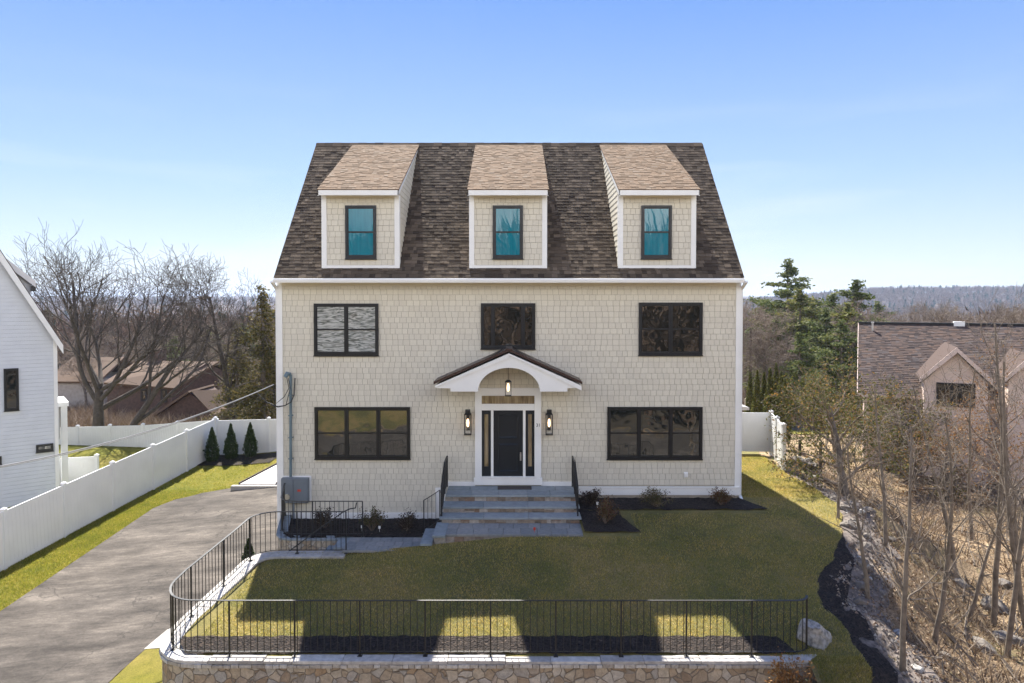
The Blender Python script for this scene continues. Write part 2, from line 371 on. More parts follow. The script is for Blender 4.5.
def G(X, d):
    zl = zdrive(X, min(d, 34))
    zr = -2.25+.12*hn(X, d, .5)
    w = sstep(-6.2, 3, X); z = lerp(zl, zr, w)
    if d < 8: z = lerp(-3.0, z, sstep(2, 8, d)) if d > 2 else -3.0
    if d < -14: z = -3.0+(-14-d)*.10+0*X
    if d > 34:
        back = interp(d, [(34, 0), (60, -2.6), (110, -6), (300, -16), (700, -20), (1000, -16), (1300, 0), (3000, 10)])
        z += back
        if d > 150: z += 1.5*hn(X, d, .011, 2)
        t = X/d
        if d > 900:
            z += 26*sstep(.30, .60, t)*sstep(900, 1350, d)*(1-.7*sstep(1500, 2200, d))*(1+.10*hn(X, 0, .008, 4))
            z += 24*sstep(1800, 3200, d)*(1+.12*hn(X, 0, .0016, 1))
    # right bank: falls from the lawn edge
    if X > 5.7 and 8 < d < 40:
        e = interp(d, EDGE); top = L(X, d)-.05
        s = (X-e)
        if s < .15: zz = top
        else:
            f = sstep(.15, 4.2 if d < 20 else 5.5, s)
            zz = lerp(top, z, f)+.10*hn(X, d, 1.9, 3)*clamp(s*1.5)*(1-f*.5)
        z = lerp(zz, z, sstep(30, 40, d)) if d > 30 else zz
        if d < 12: z = lerp(z, -2.7, sstep(12, 9.5, d))
    return z
def axis(segs):
    out = [segs[0][0]]
    for (a, b, st) in segs:
        n = max(1, round((b-a)/st))
        out += [a+(b-a)*(i+1)/n for i in range(n)]
    return out
xs = axis([(-5000, -1500, 350), (-1500, -400, 60), (-400, -60, 17), (-60, -18, 3), (-18, 5.2, .8), (5.2, 13, .26), (13, 26, .5), (26, 60, 2.5), (60, 400, 17), (400, 1500, 30), (1500, 5000, 350)])
ys = axis([(-400, -40, 40), (-40, 6, 4), (6, 10, .8), (10, 26, .33), (26, 40, .7), (40, 80, 2.5), (80, 300, 10), (300, 1500, 30), (1500, 6500, 200)])
V = [(x, y, G(x, y)) for y in ys for x in xs]; nx = len(xs)
Fc = [(j*nx+i, j*nx+i+1, (j+1)*nx+i+1, (j+1)*nx+i) for j in range(len(ys)-1) for i in range(nx-1)]
tag(link_mesh('ground', V, Fc, M['ground'], smooth=True), 'brown leaf littered ground falling away to the wooded valley', kind='structure')

def strip(name, rows, zf, off, mat, nx=24, dd=.3, label=None, kind='structure', under=False):
    """rows: (d, xl, xr)"""
    ds = []
    for (a, *_), (b, *_) in zip(rows, rows[1:]):
        n = max(1, round((b-a)/dd)); ds += [a+(b-a)*i/n for i in range(n)]
    ds.append(rows[-1][0]); V = []; Fc = []
    for d in ds:
        a = interp(d, [(r[0], r[1]) for r in rows]); b = interp(d, [(r[0], r[2]) for r in rows])
        for i in range(nx+1):
            x = a+(b-a)*i/nx; V.append((x, d, zf(x, d)+off))
    for j in range(len(ds)-1):
        for i in range(nx):
            k = j*(nx+1)+i; Fc.append((k, k+1, k+nx+2, k+nx+1))
    return name, V, Fc, mat
def join_strips(name, sts, mat, label, kind='structure'):
    mb = MB()
    for _, V, Fc, _m in sts: mb.add(V, Fc)
    return tag(mb.build(name, mat, smooth=True), label, kind=kind)
def rows_edge(a, b, xl, st=.25):
    n = round((b-a)/st); return [(a+(b-a)*i/n, xl, Xe(a+(b-a)*i/n)) for i in range(n+1)]
HX0, HX1 = P(279, 380, 20.4).x, P(739.3, 380, 20.4).x        # house corners
XLN = [(12.95, -6.0), (13.4, -6.6), (14.2, -6.63), (16.2, -6.38), (17, -6.28), (17.42, -5.9)]
sts = [strip('', [(a, interp(a, XLN), c) for a, b, c in rows_edge(12.95, 17.42, 0)], L, 0, None, 40, .25),
       strip('', rows_edge(17.42, 20.5, 1.84), L, 0, None, 24, .25),
       strip('', rows_edge(20.5, 31.5, HX1-.02), L, 0, None, 16, .25),
       strip('', rows_edge(8, 12.95, 5.62), L, 0, None, 8, .25)]
join_strips('lawn', sts, M['lawn'], 'short green and tan lawn in front and right of the house')
DR = [(7, -13.9, -9.2), (15, -13.9, -8.75), (16.7, -13.88, -8.55), (16.75, -13.88, -6.85), (18, -13.86, -6.4), (20.38, -13.83, -6.3), (20.42, -13.83, HX0+.02), (26, -13.75, HX0+.02), (26.9, -13.4, HX0+.02), (27.6, -12.6, HX0+.02), (28.0, -11.5, HX0+.02), (28.1, -9.0, HX0+.02)]
n_, V, Fc, _ = strip('driveway', DR, zdrive, .035, None, 30, .4)
tag(link_mesh('driveway', V, Fc, M['asphalt'], smooth=True), 'worn grey asphalt driveway left of the house', kind='structure')
fx = lambda d: interp(d, [(8, -16.9), (20.8, -15.6), (33, -14.4)])     # fence line
SL = [(7, -17.0, -13.9), (15, -16.2, -13.9), (20.4, -15.7, -13.83), (26, -15.2, -13.75), (26.9, -15.05, -13.4), (27.6, -14.95, -12.6), (28.0, -14.9, -11.5), (28.1, -14.85, -7.0), (33.6, -14.4, -7.0)]
join_strips('side_lawn', [strip('', SL, zdrive, .03, None, 16, .4)], M['lawn_side'], 'bright green grass strip between driveway and white fence')
join_strips('front_verge', [strip('', [(7, -9.2, -6.8), (15.9, -8.68, -6.85)], zdrive, .03, None, 8, .4)], M['lawn_side'], 'bright green grass beside the foot of the driveway')
join_strips('gravel_apron', [strip('', [(15.9, -8.68, -6.85), (16.75, -8.55, -6.85)], zdrive, .04, None, 8, .4)], M['concrete'], 'pale concrete apron where driveway meets the retaining wall')
join_strips('grass_slope', [strip('', [(22, -27, -15.7), (33.2, -27, -14.7), (34.5, -27, -9), (46, -27, -9)], G, .06, None, 14, .6)], M['lawn_side'], 'patch of grass behind the white fence')

# ------------------------------------------------------------------ camera, world, sun
cam = bpy.data.cameras.new('camera'); co = bpy.data.objects.new('camera', cam); col.objects.link(co); sc.camera = co
co.location = (0, 0, CZ); co.rotation_euler = (R(90)-TH, 0, 0)
cam.sensor_width = 36; cam.lens = 24; cam.shift_y = -(341.5-PYC)/1024; cam.clip_start = .1; cam.clip_end = 12000
sc.view_settings.view_transform = 'Standard'; sc.view_settings.look = 'None'; sc.view_settings.exposure = 1.5; sc.view_settings.gamma = 1
sd = Vector((-.168, .795, 1.)).normalized()
elev = math.asin(sd.z); az = math.atan2(sd.x, sd.y)
sun = bpy.data.lights.new('sun', 'SUN'); so = bpy.data.objects.new('sun', sun); col.objects.link(so)
sun.energy = 5.0; sun.angle = R(.53); sun.color = (1, .95, .86)
so.rotation_euler = (-sd).to_track_quat('-Z', 'Y').to_euler()
w = bpy.data.worlds.new('World'); sc.world = w; w.use_nodes = True; nt = w.node_tree; nt.nodes.clear()
N = nt.nodes.new; K = nt.links.new
sky = N('ShaderNodeTexSky'); sky.sky_type = 'NISHITA'; sky.sun_disc = False; sky.sun_elevation = elev; sky.sun_rotation = az
sky.air_density = 1.; sky.dust_density = .35; sky.ozone_density = 2.2; sky.altitude = 50
tc = N('ShaderNodeTexCoord'); mp = N('ShaderNodeMapping'); mp.inputs['Scale'].default_value = (1.2, 1.2, 9)
K(tc.outputs['Generated'], mp.inputs[0])
nz = N('ShaderNodeTexNoise'); nz.inputs['Scale'].default_value = 1.7; nz.inputs['Detail'].default_value = 7; nz.inputs['Roughness'].default_value = .5; nz.inputs['Distortion'].default_value = .4
K(mp.outputs[0], nz.inputs['Vector'])
cr = N('ShaderNodeValToRGB'); cr.color_ramp.elements[0].position = .50; cr.color_ramp.elements[1].position = .80; K(nz.outputs['Fac'], cr.inputs[0])
sep = N('ShaderNodeSeparateXYZ'); K(tc.outputs['Generated'], sep.inputs[0])
mr = N('ShaderNodeMapRange'); mr.inputs[1].default_value = .30; mr.inputs[2].default_value = .08; K(sep.outputs['Z'], mr.inputs[0])
mu = N('ShaderNodeMath'); mu.operation = 'MULTIPLY'; K(cr.outputs[0], mu.inputs[0]); K(mr.outputs[0], mu.inputs[1])
mu2 = N('ShaderNodeMath'); mu2.operation = 'MULTIPLY'; mu2.inputs[1].default_value = .5; K(mu.outputs[0], mu2.inputs[0])
g = N('ShaderNodeValToRGB'); K(sep.outputs['Z'], g.inputs[0]); E = g.color_ramp.elements
while len(E) < 5: E.new(.5)
for e_, (p_, c_) in zip(E, [(0, (.72, .78, .86)), (.05, (.68, .77, .90)), (.17, (.42, .60, .93)), (.42, (.12, .31, .88)), (1, (.05, .16, .60))]): e_.position = p_; e_.color = (*c_, 1)
gm = N('ShaderNodeVectorMath'); gm.operation = 'SCALE'; gm.inputs[3].default_value = 2.75; K(g.outputs[0], gm.inputs[0])
m0 = N('ShaderNodeMix'); m0.data_type = 'RGBA'; m0.inputs[0].default_value = .88; K(sky.outputs[0], m0.inputs[6]); K(gm.outputs[0], m0.inputs[7])
mx = N('ShaderNodeMix'); mx.data_type = 'RGBA'; K(mu2.outputs[0], mx.inputs[0]); K(m0.outputs[2], mx.inputs[6]); mx.inputs[7].default_value = (3.1, 3.2, 3.3, 1)
# unseen cloud bank added opposite the sun to brighten the shaded front
n2 = N('ShaderNodeTexNoise'); n2.inputs['Scale'].default_value = 2.2; n2.inputs['Detail'].default_value = 6; K(tc.outputs['Generated'], n2.inputs['Vector'])
c2 = N('ShaderNodeValToRGB'); c2.color_ramp.elements[0].position = .36; c2.color_ramp.elements[1].position = .52; K(n2.outputs['Fac'], c2.inputs[0])
mb_ = N('ShaderNodeMapRange'); mb_.inputs[1].default_value = .05; mb_.inputs[2].default_value = -.35; K(sep.outputs['Y'], mb_.inputs[0])
mz_ = N('ShaderNodeMapRange'); mz_.inputs[1].default_value = .62; mz_.inputs[2].default_value = .30; K(sep.outputs['Z'], mz_.inputs[0])
m2_ = N('ShaderNodeMath'); m2_.operation = 'MULTIPLY'; K(mz_.outputs[0], m2_.inputs[0]); K(mb_.outputs[0], m2_.inputs[1])
m3 = N('ShaderNodeMath'); m3.operation = 'MULTIPLY'; K(c2.outputs[0], m3.inputs[0]); K(m2_.outputs[0], m3.inputs[1])
m4 = N('ShaderNodeMix'); m4.data_type = 'RGBA'; K(m3.outputs[0], m4.inputs[0]); K(mx.outputs[2], m4.inputs[6]); m4.inputs[7].default_value = (10.5, 10.3, 10.0, 1)
bg = N('ShaderNodeBackground'); bg.inputs[1].default_value = .12; K(m4.outputs[2], bg.inputs[0])
wo = N('ShaderNodeOutputWorld'); K(bg.outputs[0], wo.inputs[0])

# ------------------------------------------------------------------ shingles
rs = random.Random(5)
def shingles(mb, O, U, W, Nn, vmax, span, expo, wr, th, gap=.008, rnd=0., skip=None, toe=0., tilt=.15, lap=1.12):
    """courses of loose wedge shingles on the plane O + u U + v W, outward normal Nn; span(v) -> (u0, u1)"""
    O = Vector(O); U = Vector(U); W = Vector(W); Nn = Vector(Nn); v = 0.
    while v < vmax-.02:
        top = min(v+expo*lap, vmax); a, b = span(v+expo*.5)
        u = a-rs.uniform(0, wr[0])
        while u < b-.01:
            wd = rs.uniform(*wr); u0 = max(u, a); u1 = min(u+wd-gap, b); u += wd
            if u1-u0 < .02: continue
            if skip and skip(u0, u1, v, top): continue
            t = th*rs.uniform(.92, 1.08); vb = v+rs.uniform(-1, 1)*toe
            if rnd and rs.random() < .5: t += rnd; vb -= toe
            bl, br = O+U*u0+W*vb, O+U*u1+W*vb; tl, tr = O+U*u0+W*top, O+U*u1+W*top
            k = Nn*(t); k2 = Nn*(t*tilt+.001)
            mb.add([bl, br, tr, tl, bl+k, br+k, tr+k2, tl+k2], [(4, 5, 6, 7), (0, 1, 5, 4), (1, 2, 6, 5), (3, 0, 4, 7)])
        v += expo
def roof_slab(mb, pts, th, n):
    a = [Vector(p) for p in pts]; k = Vector(n)*(-th); mb.hexa([p+k for p in a], a)

YF, YB = 20.4, 28.8
YE, YR = 20.08, 24.6
zE = P(512, 277.5, YE).z; zR = P(512, 143.5, YR).z
XE0, XE1 = P(273.6, 277, YE).x, P(744.3, 277, YE).x
sl = Vector((0, YR-YE, zR-zE)); slen = sl.length; sl = sl/slen; sn = Vector((0, -sl.z, sl.y))
zT = P(512, 282.5, YF).z
HCX = (HX0+HX1)/2
house = empty('house', (HCX, YF, 0), 'large cream shingled three storey house with three roof dormers and an arched porch', 'house')
ZBL, ZBR = -.33, P(512, 487.4, YF).z
DX0, DX1 = P(475.2, 440, YF).x, P(541.2, 440, YF).x
def winpx(x0, y0, x1, y1, d): a = P(x0, y1, d); b = P(x1, y0, d); return (a.x, a.z, b.x, b.z)
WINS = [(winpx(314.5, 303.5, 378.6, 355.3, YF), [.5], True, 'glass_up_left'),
        (winpx(481, 303.2, 535.3, 348.6, YF), [.22, .775], False, 'glass'),
        (winpx(638.4, 302.5, 702.4, 355, YF), [.5], True, 'glass'),
        (winpx(315.3, 407, 410.3, 458.6, YF), [1/3, 2/3], True, 'glass'),
        (winpx(607, 406.8, 702.2, 458.8, YF), [1/3, 2/3], True, 'glass')]
def wskip(u0, u1, v, top):
    x0, x1 = HX0+u0, HX0+u1; z0, z1 = ZBL+v, ZBL+top
    for (a, b, c, d), *_ in WINS:
        if x0 > a+.02 and x1 < c-.02 and z0 > b+.02 and z1 < d-.02: return True
    if x0 > DX0+.03 and x1 < DX1-.03 and z1 < P(512, 385, YF).z and z0 > -1: return True
    if x0 > -1.95 and z1 < ZBR+.1: return True
    return False
mb = MB()
mb.box(HX0, YF, -1.9, HX1, YB, zT)
mb.prism([(HX0+.01, YF+.02, zT), (HX0+.01, YB-.02, zT), (HX0+.01, YR, zR-.2)], (HX1-HX0-.02, 0, 0))
wl = mb.build('wall', M['backing'], house); mb = MB()
shingles(mb, (HX0+.1, YF, ZBL), (1, 0, 0), (0, 0, 1), (0, -1, 0), zT-ZBL, lambda v: (0, HX1-HX0-.2), .168, (.145, .215), .016, gap=.009, lap=.955, tilt=.6, skip=lambda a, b, c, d: wskip(a+.1, b+.1, c, d))
for sx_, xx in ((-1, HX0), (1, HX1)):
    def sp(v):
        z = -.5+v
        if z <= zT: return (.12, YB-YF-.12)
        t = (z-zT)/(zR-.25-zT); return (lerp(0, YR-YF, t), lerp(YB-YF, YR-YF, t))
    shingles(mb, (xx, YF, -.5), (0, 1, 0), (0, 0, 1), (sx_, 0, 0), zR-.3+.5, sp, .168, (.2, .4), .014)
mb.build('shingle_siding', M['siding'], wl)
mb = MB(); mb.box(-1.9, YF-.03, -.9, HX1-.04, YF+.3, ZBR-.15); mb.box(HX0+.02, YF-.02, -2.2, -1.9, YF+.3, -.58); mb.box(HX0+.02, YF, -2.4, HX1-.02, YB-.05, -1.89)
mb.build('foundation', M['foundation'], house)
mb = MB()
zb0 = P(512, 494.6, YF).z
for bs_ in (((1.86, YF-.055, zb0, HX1+.03, YF+.01, ZBR), (1.86, YF-.075, ZBR-.002, HX1+.05, YF+.01, ZBR+.03)),
            ((HX0-.02, YF-.055, -.56, -2.3, YF+.01, ZBL),), ((-2.3, YF-.06, -.55, -1.98, YF+.01, P(512, 487.3, YF).z),),
            ((-2.1, YF-.05, P(512, 486, YF).z, DX0, YF+.01, P(512, 481.5, YF).z),), ((DX1, YF-.05, P(512, 486, YF).z, 1.95, YF+.01, P(512, 481.5, YF).z),)):
    mb = MB()
    for b_ in bs_: mb.box(*b_)
    mb.build('base_trim', M['white'], house)
for xa, xb, xo in ((HX0-.03, HX0+.12, -1), (HX1-.12, HX1+.03, 1)):
    mb = MB(); zlo = -.55 if xo < 0 else zb0-.02
    mb.box(xa, YF-.035, zlo, xb, YF+.01, zT); mb.box(xa if xo < 0 else xb-.035, YF+.008, zlo, (xa+.035) if xo < 0 else xb, YF+.14, zT)
    mb.build('corner_board', M['white'], house); mb = MB()
    mb.box(xa if xo < 0 else xb-.035, YB-.14, -.5, (xa+.035) if xo < 0 else xb, YB, zT)
    mb.build('corner_board', M['white'], house)
# roof
mb = MB()
n_r = Vector((0, sl.z, sl.y))
YBE = 2*YR-YE
roof_slab(mb, [(XE0, YE, zE), (XE1, YE, zE), (XE1, YR, zR), (XE0, YR, zR)], .10, sn)
roof_slab(mb, [(XE1, YBE, zE), (XE0, YBE, zE), (XE0, YR, zR-.002), (XE1, YR, zR-.002)], .10, Vector((0, -sn.y, sn.z)))
DC = [-4.50, -.115, 4.31]; DW = 1.14
YD = 20.36
def rz(y): return zE+(y-YE)*sl.z/sl.y
zDe = P(512, 189.5, 20.05).z; zDr = zR-.03
dsl = Vector((0, YR-20.02, zDr-zDe)); dlen = dsl.length; dsl /= dlen; dn = Vector((0, -dsl.z, dsl.y))
def rskip(u0, u1, v, top):
    x0, x1 = XE0+u0, XE0+u1
    return any(x0 > c-DW+.1 and x1 < c+DW-.1 and v > .5 for c in DC)
shingles(mb, (XE0, YE, zE), (1, 0, 0), sl, sn, slen, lambda v: (0, XE1-XE0), .145, (.09, .24), .011, gap=.006, rnd=.006, toe=.006, skip=rskip)
shingles(mb, (XE1, YBE, zE), (-1, 0, 0), Vector((0, -sl.y, sl.z)), Vector((0, -sn.y, sn.z)), slen, lambda v: (0, XE1-XE0), .152, (.3, .6), .012, gap=.006, rnd=.02)
rf = mb.build('roof', M['roof'], house)
mb = MB()
x = XE0
while x < XE1-.05:
    if True:
        x2 = min(x+.3, XE1); t = rs.uniform(.004, .014)
        mb.add([(x, YR-.13, zR-.13+t), (x2, YR-.13, zR-.13+t), (x2, YR, zR+.02+t), (x, YR, zR+.02+t), (x, YR+.13, zR-.13+t), (x2, YR+.13, zR-.13+t)], [(0, 1, 2, 3), (3, 2, 5, 4), (0, 3, 4), (1, 5, 2)])
    x = x2
mb.build('ridge_cap', M['roof'], rf)
mb = MB()
mb.box(XE0+.02, YE-.005, P(512, 281.8, YE).z, XE1-.02, YE+.03, zE-.02)
mb.box(XE0+.02, YBE-.03, zE-.2, XE1-.02, YBE+.005, zE-.02)
for xx, s in ((XE0-.004, 1), (XE1+.004-.025, 1)):                # rake boards
    a = Vector((xx, YE, zE-.02)); b = Vector((xx, YR, zR-.02)); c = Vector((xx, YBE, zE-.02)); k = Vector((0, 0, -.2))
    mb.prism([a, b, b+k*1.3, a+k], (.025, 0, 0)); mb.prism([b, c, c+k, b+k*1.3], (.025, 0, 0))
mb.build('fascia', M['white'], house)
mb = MB()
gz = zE-.035; prof = [(0, .0), (-.02, -.085), (-.06, -.12), (-.125, -.12), (-.14, -.05), (-.13, 0), (-.115, 0), (-.115, -.10), (-.06, -.105), (-.012, -.03)]
mb.prism([(XE0+.03, YE-.006+a, gz+b) for a, b in prof], (XE1-XE0-.06, 0, 0))
mb.build('gutter', M['white'], house)
mb = MB(); zf = P(512, 286, YF).z
mb.box(HX0-.03, YE+.03, zT, HX1+.03, YF+.02, zT+.012); mb.box(HX0, YF-.03, zf, HX1, YF+.01, zT)
mb.build('frieze', M['cream'], house)
for s, xx in ((1, HX1+.035), (-1, HX0-.035)):                      # downspouts round the corners
    mb = MB(); x0, x1 = sorted((xx, xx+s*.075))
    mb.box(x0, YF+.06, zb0-.1 if s > 0 else -1.2, x1, YF+.13, zT-.15); mb.bar(((x0+x1)/2, YF+.09, zT-.2), ((x0+x1)/2, YE-.04, zE-.12), .07, .06)
    if s > 0: mb.bar(((x0+x1)/2, YF+.1, zb0-.05), ((x0+x1)/2-.02, YF-.22, zb0-.16), .08, .06)
    mb.build('downspout', M['white'], house)
# windows
def window(W_, mull, hung, mat, y, parent, fr=.075):
    x0, z0, x1, z1 = W_; mb = MB()
    ya, yb = y-.062, y+.01
    mb.box(x0, ya, z1-fr, x1, yb, z1); mb.box(x0, ya, z0, x1, yb, z0+fr*1.05)
    mb.box(x0-.015, ya-.012, z0-.028, x1+.015, yb, z0-.001)
    mb.box(x0, ya, z0+fr*1.05, x0+fr, yb, z1-fr); mb.box(x1-fr, ya, z0+fr*1.05, x1, yb, z1-fr)
    xs_ = [x0+fr*.5]+[lerp(x0, x1, m) for m in mull]+[x1-fr*.5]
    for m in xs_[1:-1]: mb.box(m-fr*.62, ya+.002, z0+fr, m+fr*.62, yb, z1-fr)
    zm = (z0+z1)/2
    for a, b in zip(xs_, xs_[1:]):
        pa, pb = a+fr*.55, b-fr*.55
        if hung:
            mb.box(pa, ya+.02, zm-.025, pb, yb, zm+.022)
        for s in (0, 1):                                           # sash stiles
            xx = pa-.002 if s == 0 else pb-.022
            mb.box(xx, ya+.022, z0+fr, xx+.024, yb, z1-fr)
        mb.box(pa, ya+.023, z0+fr, pb, yb, z0+fr+.035); mb.box(pa, ya+.023, z1-fr-.028, pb, yb, z1-fr)
    fo = mb.build('window', M['black'], parent)
    for a, b in zip(xs_, xs_[1:]):
        halves = ((z0+fr, zm), (zm, z1-fr)) if hung else ((z0+fr, z1-fr),)
        for i, (c, d) in enumerate(halves):
            t = rs.uniform(-.003, .003); t2 = rs.uniform(-.002, .002); yy = y-.033+.006*(1-i)
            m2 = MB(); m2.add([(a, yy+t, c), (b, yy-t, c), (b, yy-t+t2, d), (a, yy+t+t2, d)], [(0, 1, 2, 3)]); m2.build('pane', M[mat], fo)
    return fo
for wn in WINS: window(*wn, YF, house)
# dormers
for i, c in enumerate(DC):
    x0, x1 = c-DW, c+DW; zb = P(512, 269.2, YD).z; zt = P(512, 194.8, YD).z
    mb = MB()
    for xa in (x0, x1-.02):
        mb.prism([(xa, YD, zb-.0), (xa, YD, zt+.1), (xa, YR, zDr-.06), (xa, YR-.1, rz(YR-.1)-.05), (xa, YD+.2, zb)], (.02, 0, 0))
    mb.box(x0+.01, YD, zb, x1-.01, YD+.05, zt+.08)
    dmb = mb; mb = MB()
    shingles(mb, (x0+.1, YD, zb+.12), (1, 0, 0), (0, 0, 1), (0, -1, 0), zt-zb-.16, lambda v: (0, 2*DW-.2), .168, (.135, .205), .016, gap=.009, lap=.955, tilt=.6)
    for s, xx in ((-1, x0), (1, x1)):
        def sp(v):
            z = zb+v
            ya = YD+.14 if z < zDe-.12 else 20.02+(z+.13-zDe)/(dsl.z/dsl.y)
            yb = YE+(z-zE)*sl.y/sl.z
            return (ya-YD, max(yb-YD, ya-YD))
        shingles(mb, (xx, YD, zb+.05), (0, 1, 0), (0, 0, 1), (s, 0, 0), zDr-zb-.2, sp, .168, (.2, .4), .016)
    dm = dmb.build('dormer', M['backing'], house); mb.build('shingle_siding', M['siding'], dm)
    mb = MB(); e = .018
    for s, xa in ((-1, x0), (1, x1)):
        xi = xa-s*.13
        mb.box(min(xa+s*e, xi), YD-.03, zb, max(xa+s*e, xi), YD+.005, zt)
        o = xa+s*e if s > 0 else xa+s*e
        mb.box(min(o, xa), YD+.004, zb+.02, max(o, xa)+.001, YD+.13, zt)
        # board along the dormer's raking eave
        a0 = Vector((o, 20.03, zDe-.02)); b0 = Vector((o, YR-.45, zDe-.04+(YR-.45-20.02)*dsl.z/dsl.y)); k = Vector((0, 0, -.17))
        mb.prism([a0, b0, b0+k*.4, a0+k], (.022*s, 0, 0))
    mb.box(x0+.11, YD-.027, zb, x1-.11, YD+.005, zb+.115)
    mb.box(x0-.04, 20.03, P(512, 195.3, 20.05).z, x1+.04, 20.055, zDe-.012)
    mb.build('trim', M['white'], dm)
    mb = MB(); mb.box(x0+.1, YD-.024, zt-.09, x1-.1, YD+.005, zt); mb.box(x0-.03, 20.056, zt-.012, x1+.03, YD+.02, zt); mb.build('frieze', M['cream'], dm)
    mb = MB(); roof_slab(mb, [(x0-.045, 20.02, zDe), (x1+.045, 20.02, zDe), (x1+.045, YR, zDr), (x0-.045, YR, zDr)], .05, dn)
    shingles(mb, (x0-.05, 20.02, zDe), (1, 0, 0), dsl, dn, dlen, lambda v: (0, 2*DW+.1), .14, (.09, .24), .008, gap=.004, rnd=.009, toe=.006)
    mb.build('dormer_roof', M['roof_dormer'], dm)
DWN = [(345.8, 376.4), (492.8, 523.0), (640.9, 671.6)]
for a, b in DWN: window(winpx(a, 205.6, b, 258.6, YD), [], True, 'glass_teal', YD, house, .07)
# door surround
def zx(px, py, d=YF): p = P(px, py, d); return p.x, p.z
def bpx(mb, x0, y0, x1, y1, ya, yb): a = P(x0, y1, YF); b = P(x1, y0, YF); mb.box(a.x, ya, a.z, b.x, yb, b.z)
mb = MB()
bpx(mb, 475.2, 391, 481.8, 477.2, YF-.09, YF+.01); bpx(mb, 534.4, 391, 541.2, 477.2, YF-.09, YF+.01)
bpx(mb, 475.4, 387.8, 541, 394.4, YF-.088, YF+.01); bpx(mb, 481.8, 404.6, 534.4, 410.0, YF-.085, YF+.01)
bpx(mb, 481.8, 394.4, 534.4, 395.5, YF-.07, YF+.01); bpx(mb, 481.8, 403.6, 534.4, 404.6, YF-.07, YF+.01)
bpx(mb, 491.0, 410, 493.5, 477.2, YF-.07, YF+.01); bpx(mb, 522.9, 410, 525.5, 477.2, YF-.07, YF+.01)
bpx(mb, 474.2, 477.2, 542.2, 484.2, YF-.11, YF+.01)
bpx(mb, 481.8, 475.8, 534.4, 477.2, YF-.13, YF+.01)
ds = mb.build('door_surround', M['white'], house, bevel=.006)
mb = MB(); bpx(mb, 493.5, 410, 522.9, 476, YF-.045, YF+.01)
dd = mb.build('door', M['door'], house)
def panel(x0, y0, x1, y1, arch=0):
    m = MB(); a = P(x0, y1, YF); b = P(x1, y0, YF); yy = YF-.046; pts = [(a.x, yy, a.z), (b.x, yy, a.z), (b.x, yy, b.z)]
    if arch: pts += [(lerp(b.x, a.x, t), yy, b.z+arch*math.sin(math.pi*t)) for t in (.2, .35, .5, .65, .8)]
    pts += [(a.x, yy, b.z)]; cx = sum(p[0] for p in pts)/len(pts); cz = sum(p[2] for p in pts)/len(pts)
    inn = [(cx+(p[0]-cx)*.9, yy-.012, cz+(p[2]-cz)*.95) for p in pts]; inn2 = [(cx+(p[0]-cx)*.82, yy-.002, cz+(p[2]-cz)*.91) for p in pts]; n = len(pts)
    m.add(pts+inn+inn2, [(i, (i+1) % n, (i+1) % n+n, i+n) for i in range(n)]+[(i+n, (i+1) % n+n, (i+1) % n+2*n, i+2*n) for i in range(n)]+[tuple(range(2*n, 3*n))])
    m.build('door_panel', M['door'], dd)
panel(498, 416, 518.5, 438, .06); panel(498, 443.5, 518.5, 471)
mb = MB(); h = P(520.6, 457, YF); mb.box(h.x-.022, YF-.055, h.z-.10, h.x+.022, YF-.044, h.z+.10); mb.tube([(h.x, YF-.05, h.z-.05), (h.x, YF-.10, h.z-.05), (h.x-.0, YF-.10, h.z+.05)], .012, 6); mb.tube([(h.x, YF-.045, h.z+.13), (h.x, YF-.07, h.z+.13)], .022, 10)
mb.build('handle', M['steel'], dd)
for a, b in ((481.8, 491.0), (525.5, 534.4)):
    mb = MB()
    bpx(mb, a, 410, b, 414, YF-.05, YF+.01); bpx(mb, a, 466, b, 476, YF-.05, YF+.01)
    bpx(mb, a, 414, a+2.6, 466, YF-.05, YF+.01); bpx(mb, b-2.6, 414, b, 466, YF-.05, YF+.01)
    s = mb.build('sidelight', M['door'], house)
    mb = MB(); bpx(mb, a+2.6, 414, b-2.6, 466, YF-.03, YF-.02); mb.build('pane', M['glass_brown'], s)
mb = MB(); bpx(mb, 481.8, 395.5, 534.4, 403.6, YF-.05, YF-.035); mb.build('transom_window', M['glass_brown'], house)
# number plate digits
def text(s, size, loc, mat, parent, name, rot=(R(90), 0, 0), ext=.004):
    cu = bpy.data.curves.new(name, 'FONT'); cu.body = s; cu.size = size; cu.extrude = ext; cu.align_x = 'CENTER'; cu.align_y = 'CENTER'
    t = bpy.data.objects.new('tmp', cu); col.objects.link(t); bpy.context.view_layer.update()
    me = bpy.data.meshes.new_from_object(t.evaluated_get(bpy.context.evaluated_depsgraph_get())); bpy.data.objects.remove(t)
    me.transform(Matrix.Translation(loc) @ Matrix.Rotation(R(90), 4, 'X')); me.materials.clear(); me.materials.append(mat)
    return link_obj(name, me, parent)
p = P(538.1, 424.7, YF); text('31', .135, (p.x, YF-.094, p.z), M['black'], house, 'house_number')
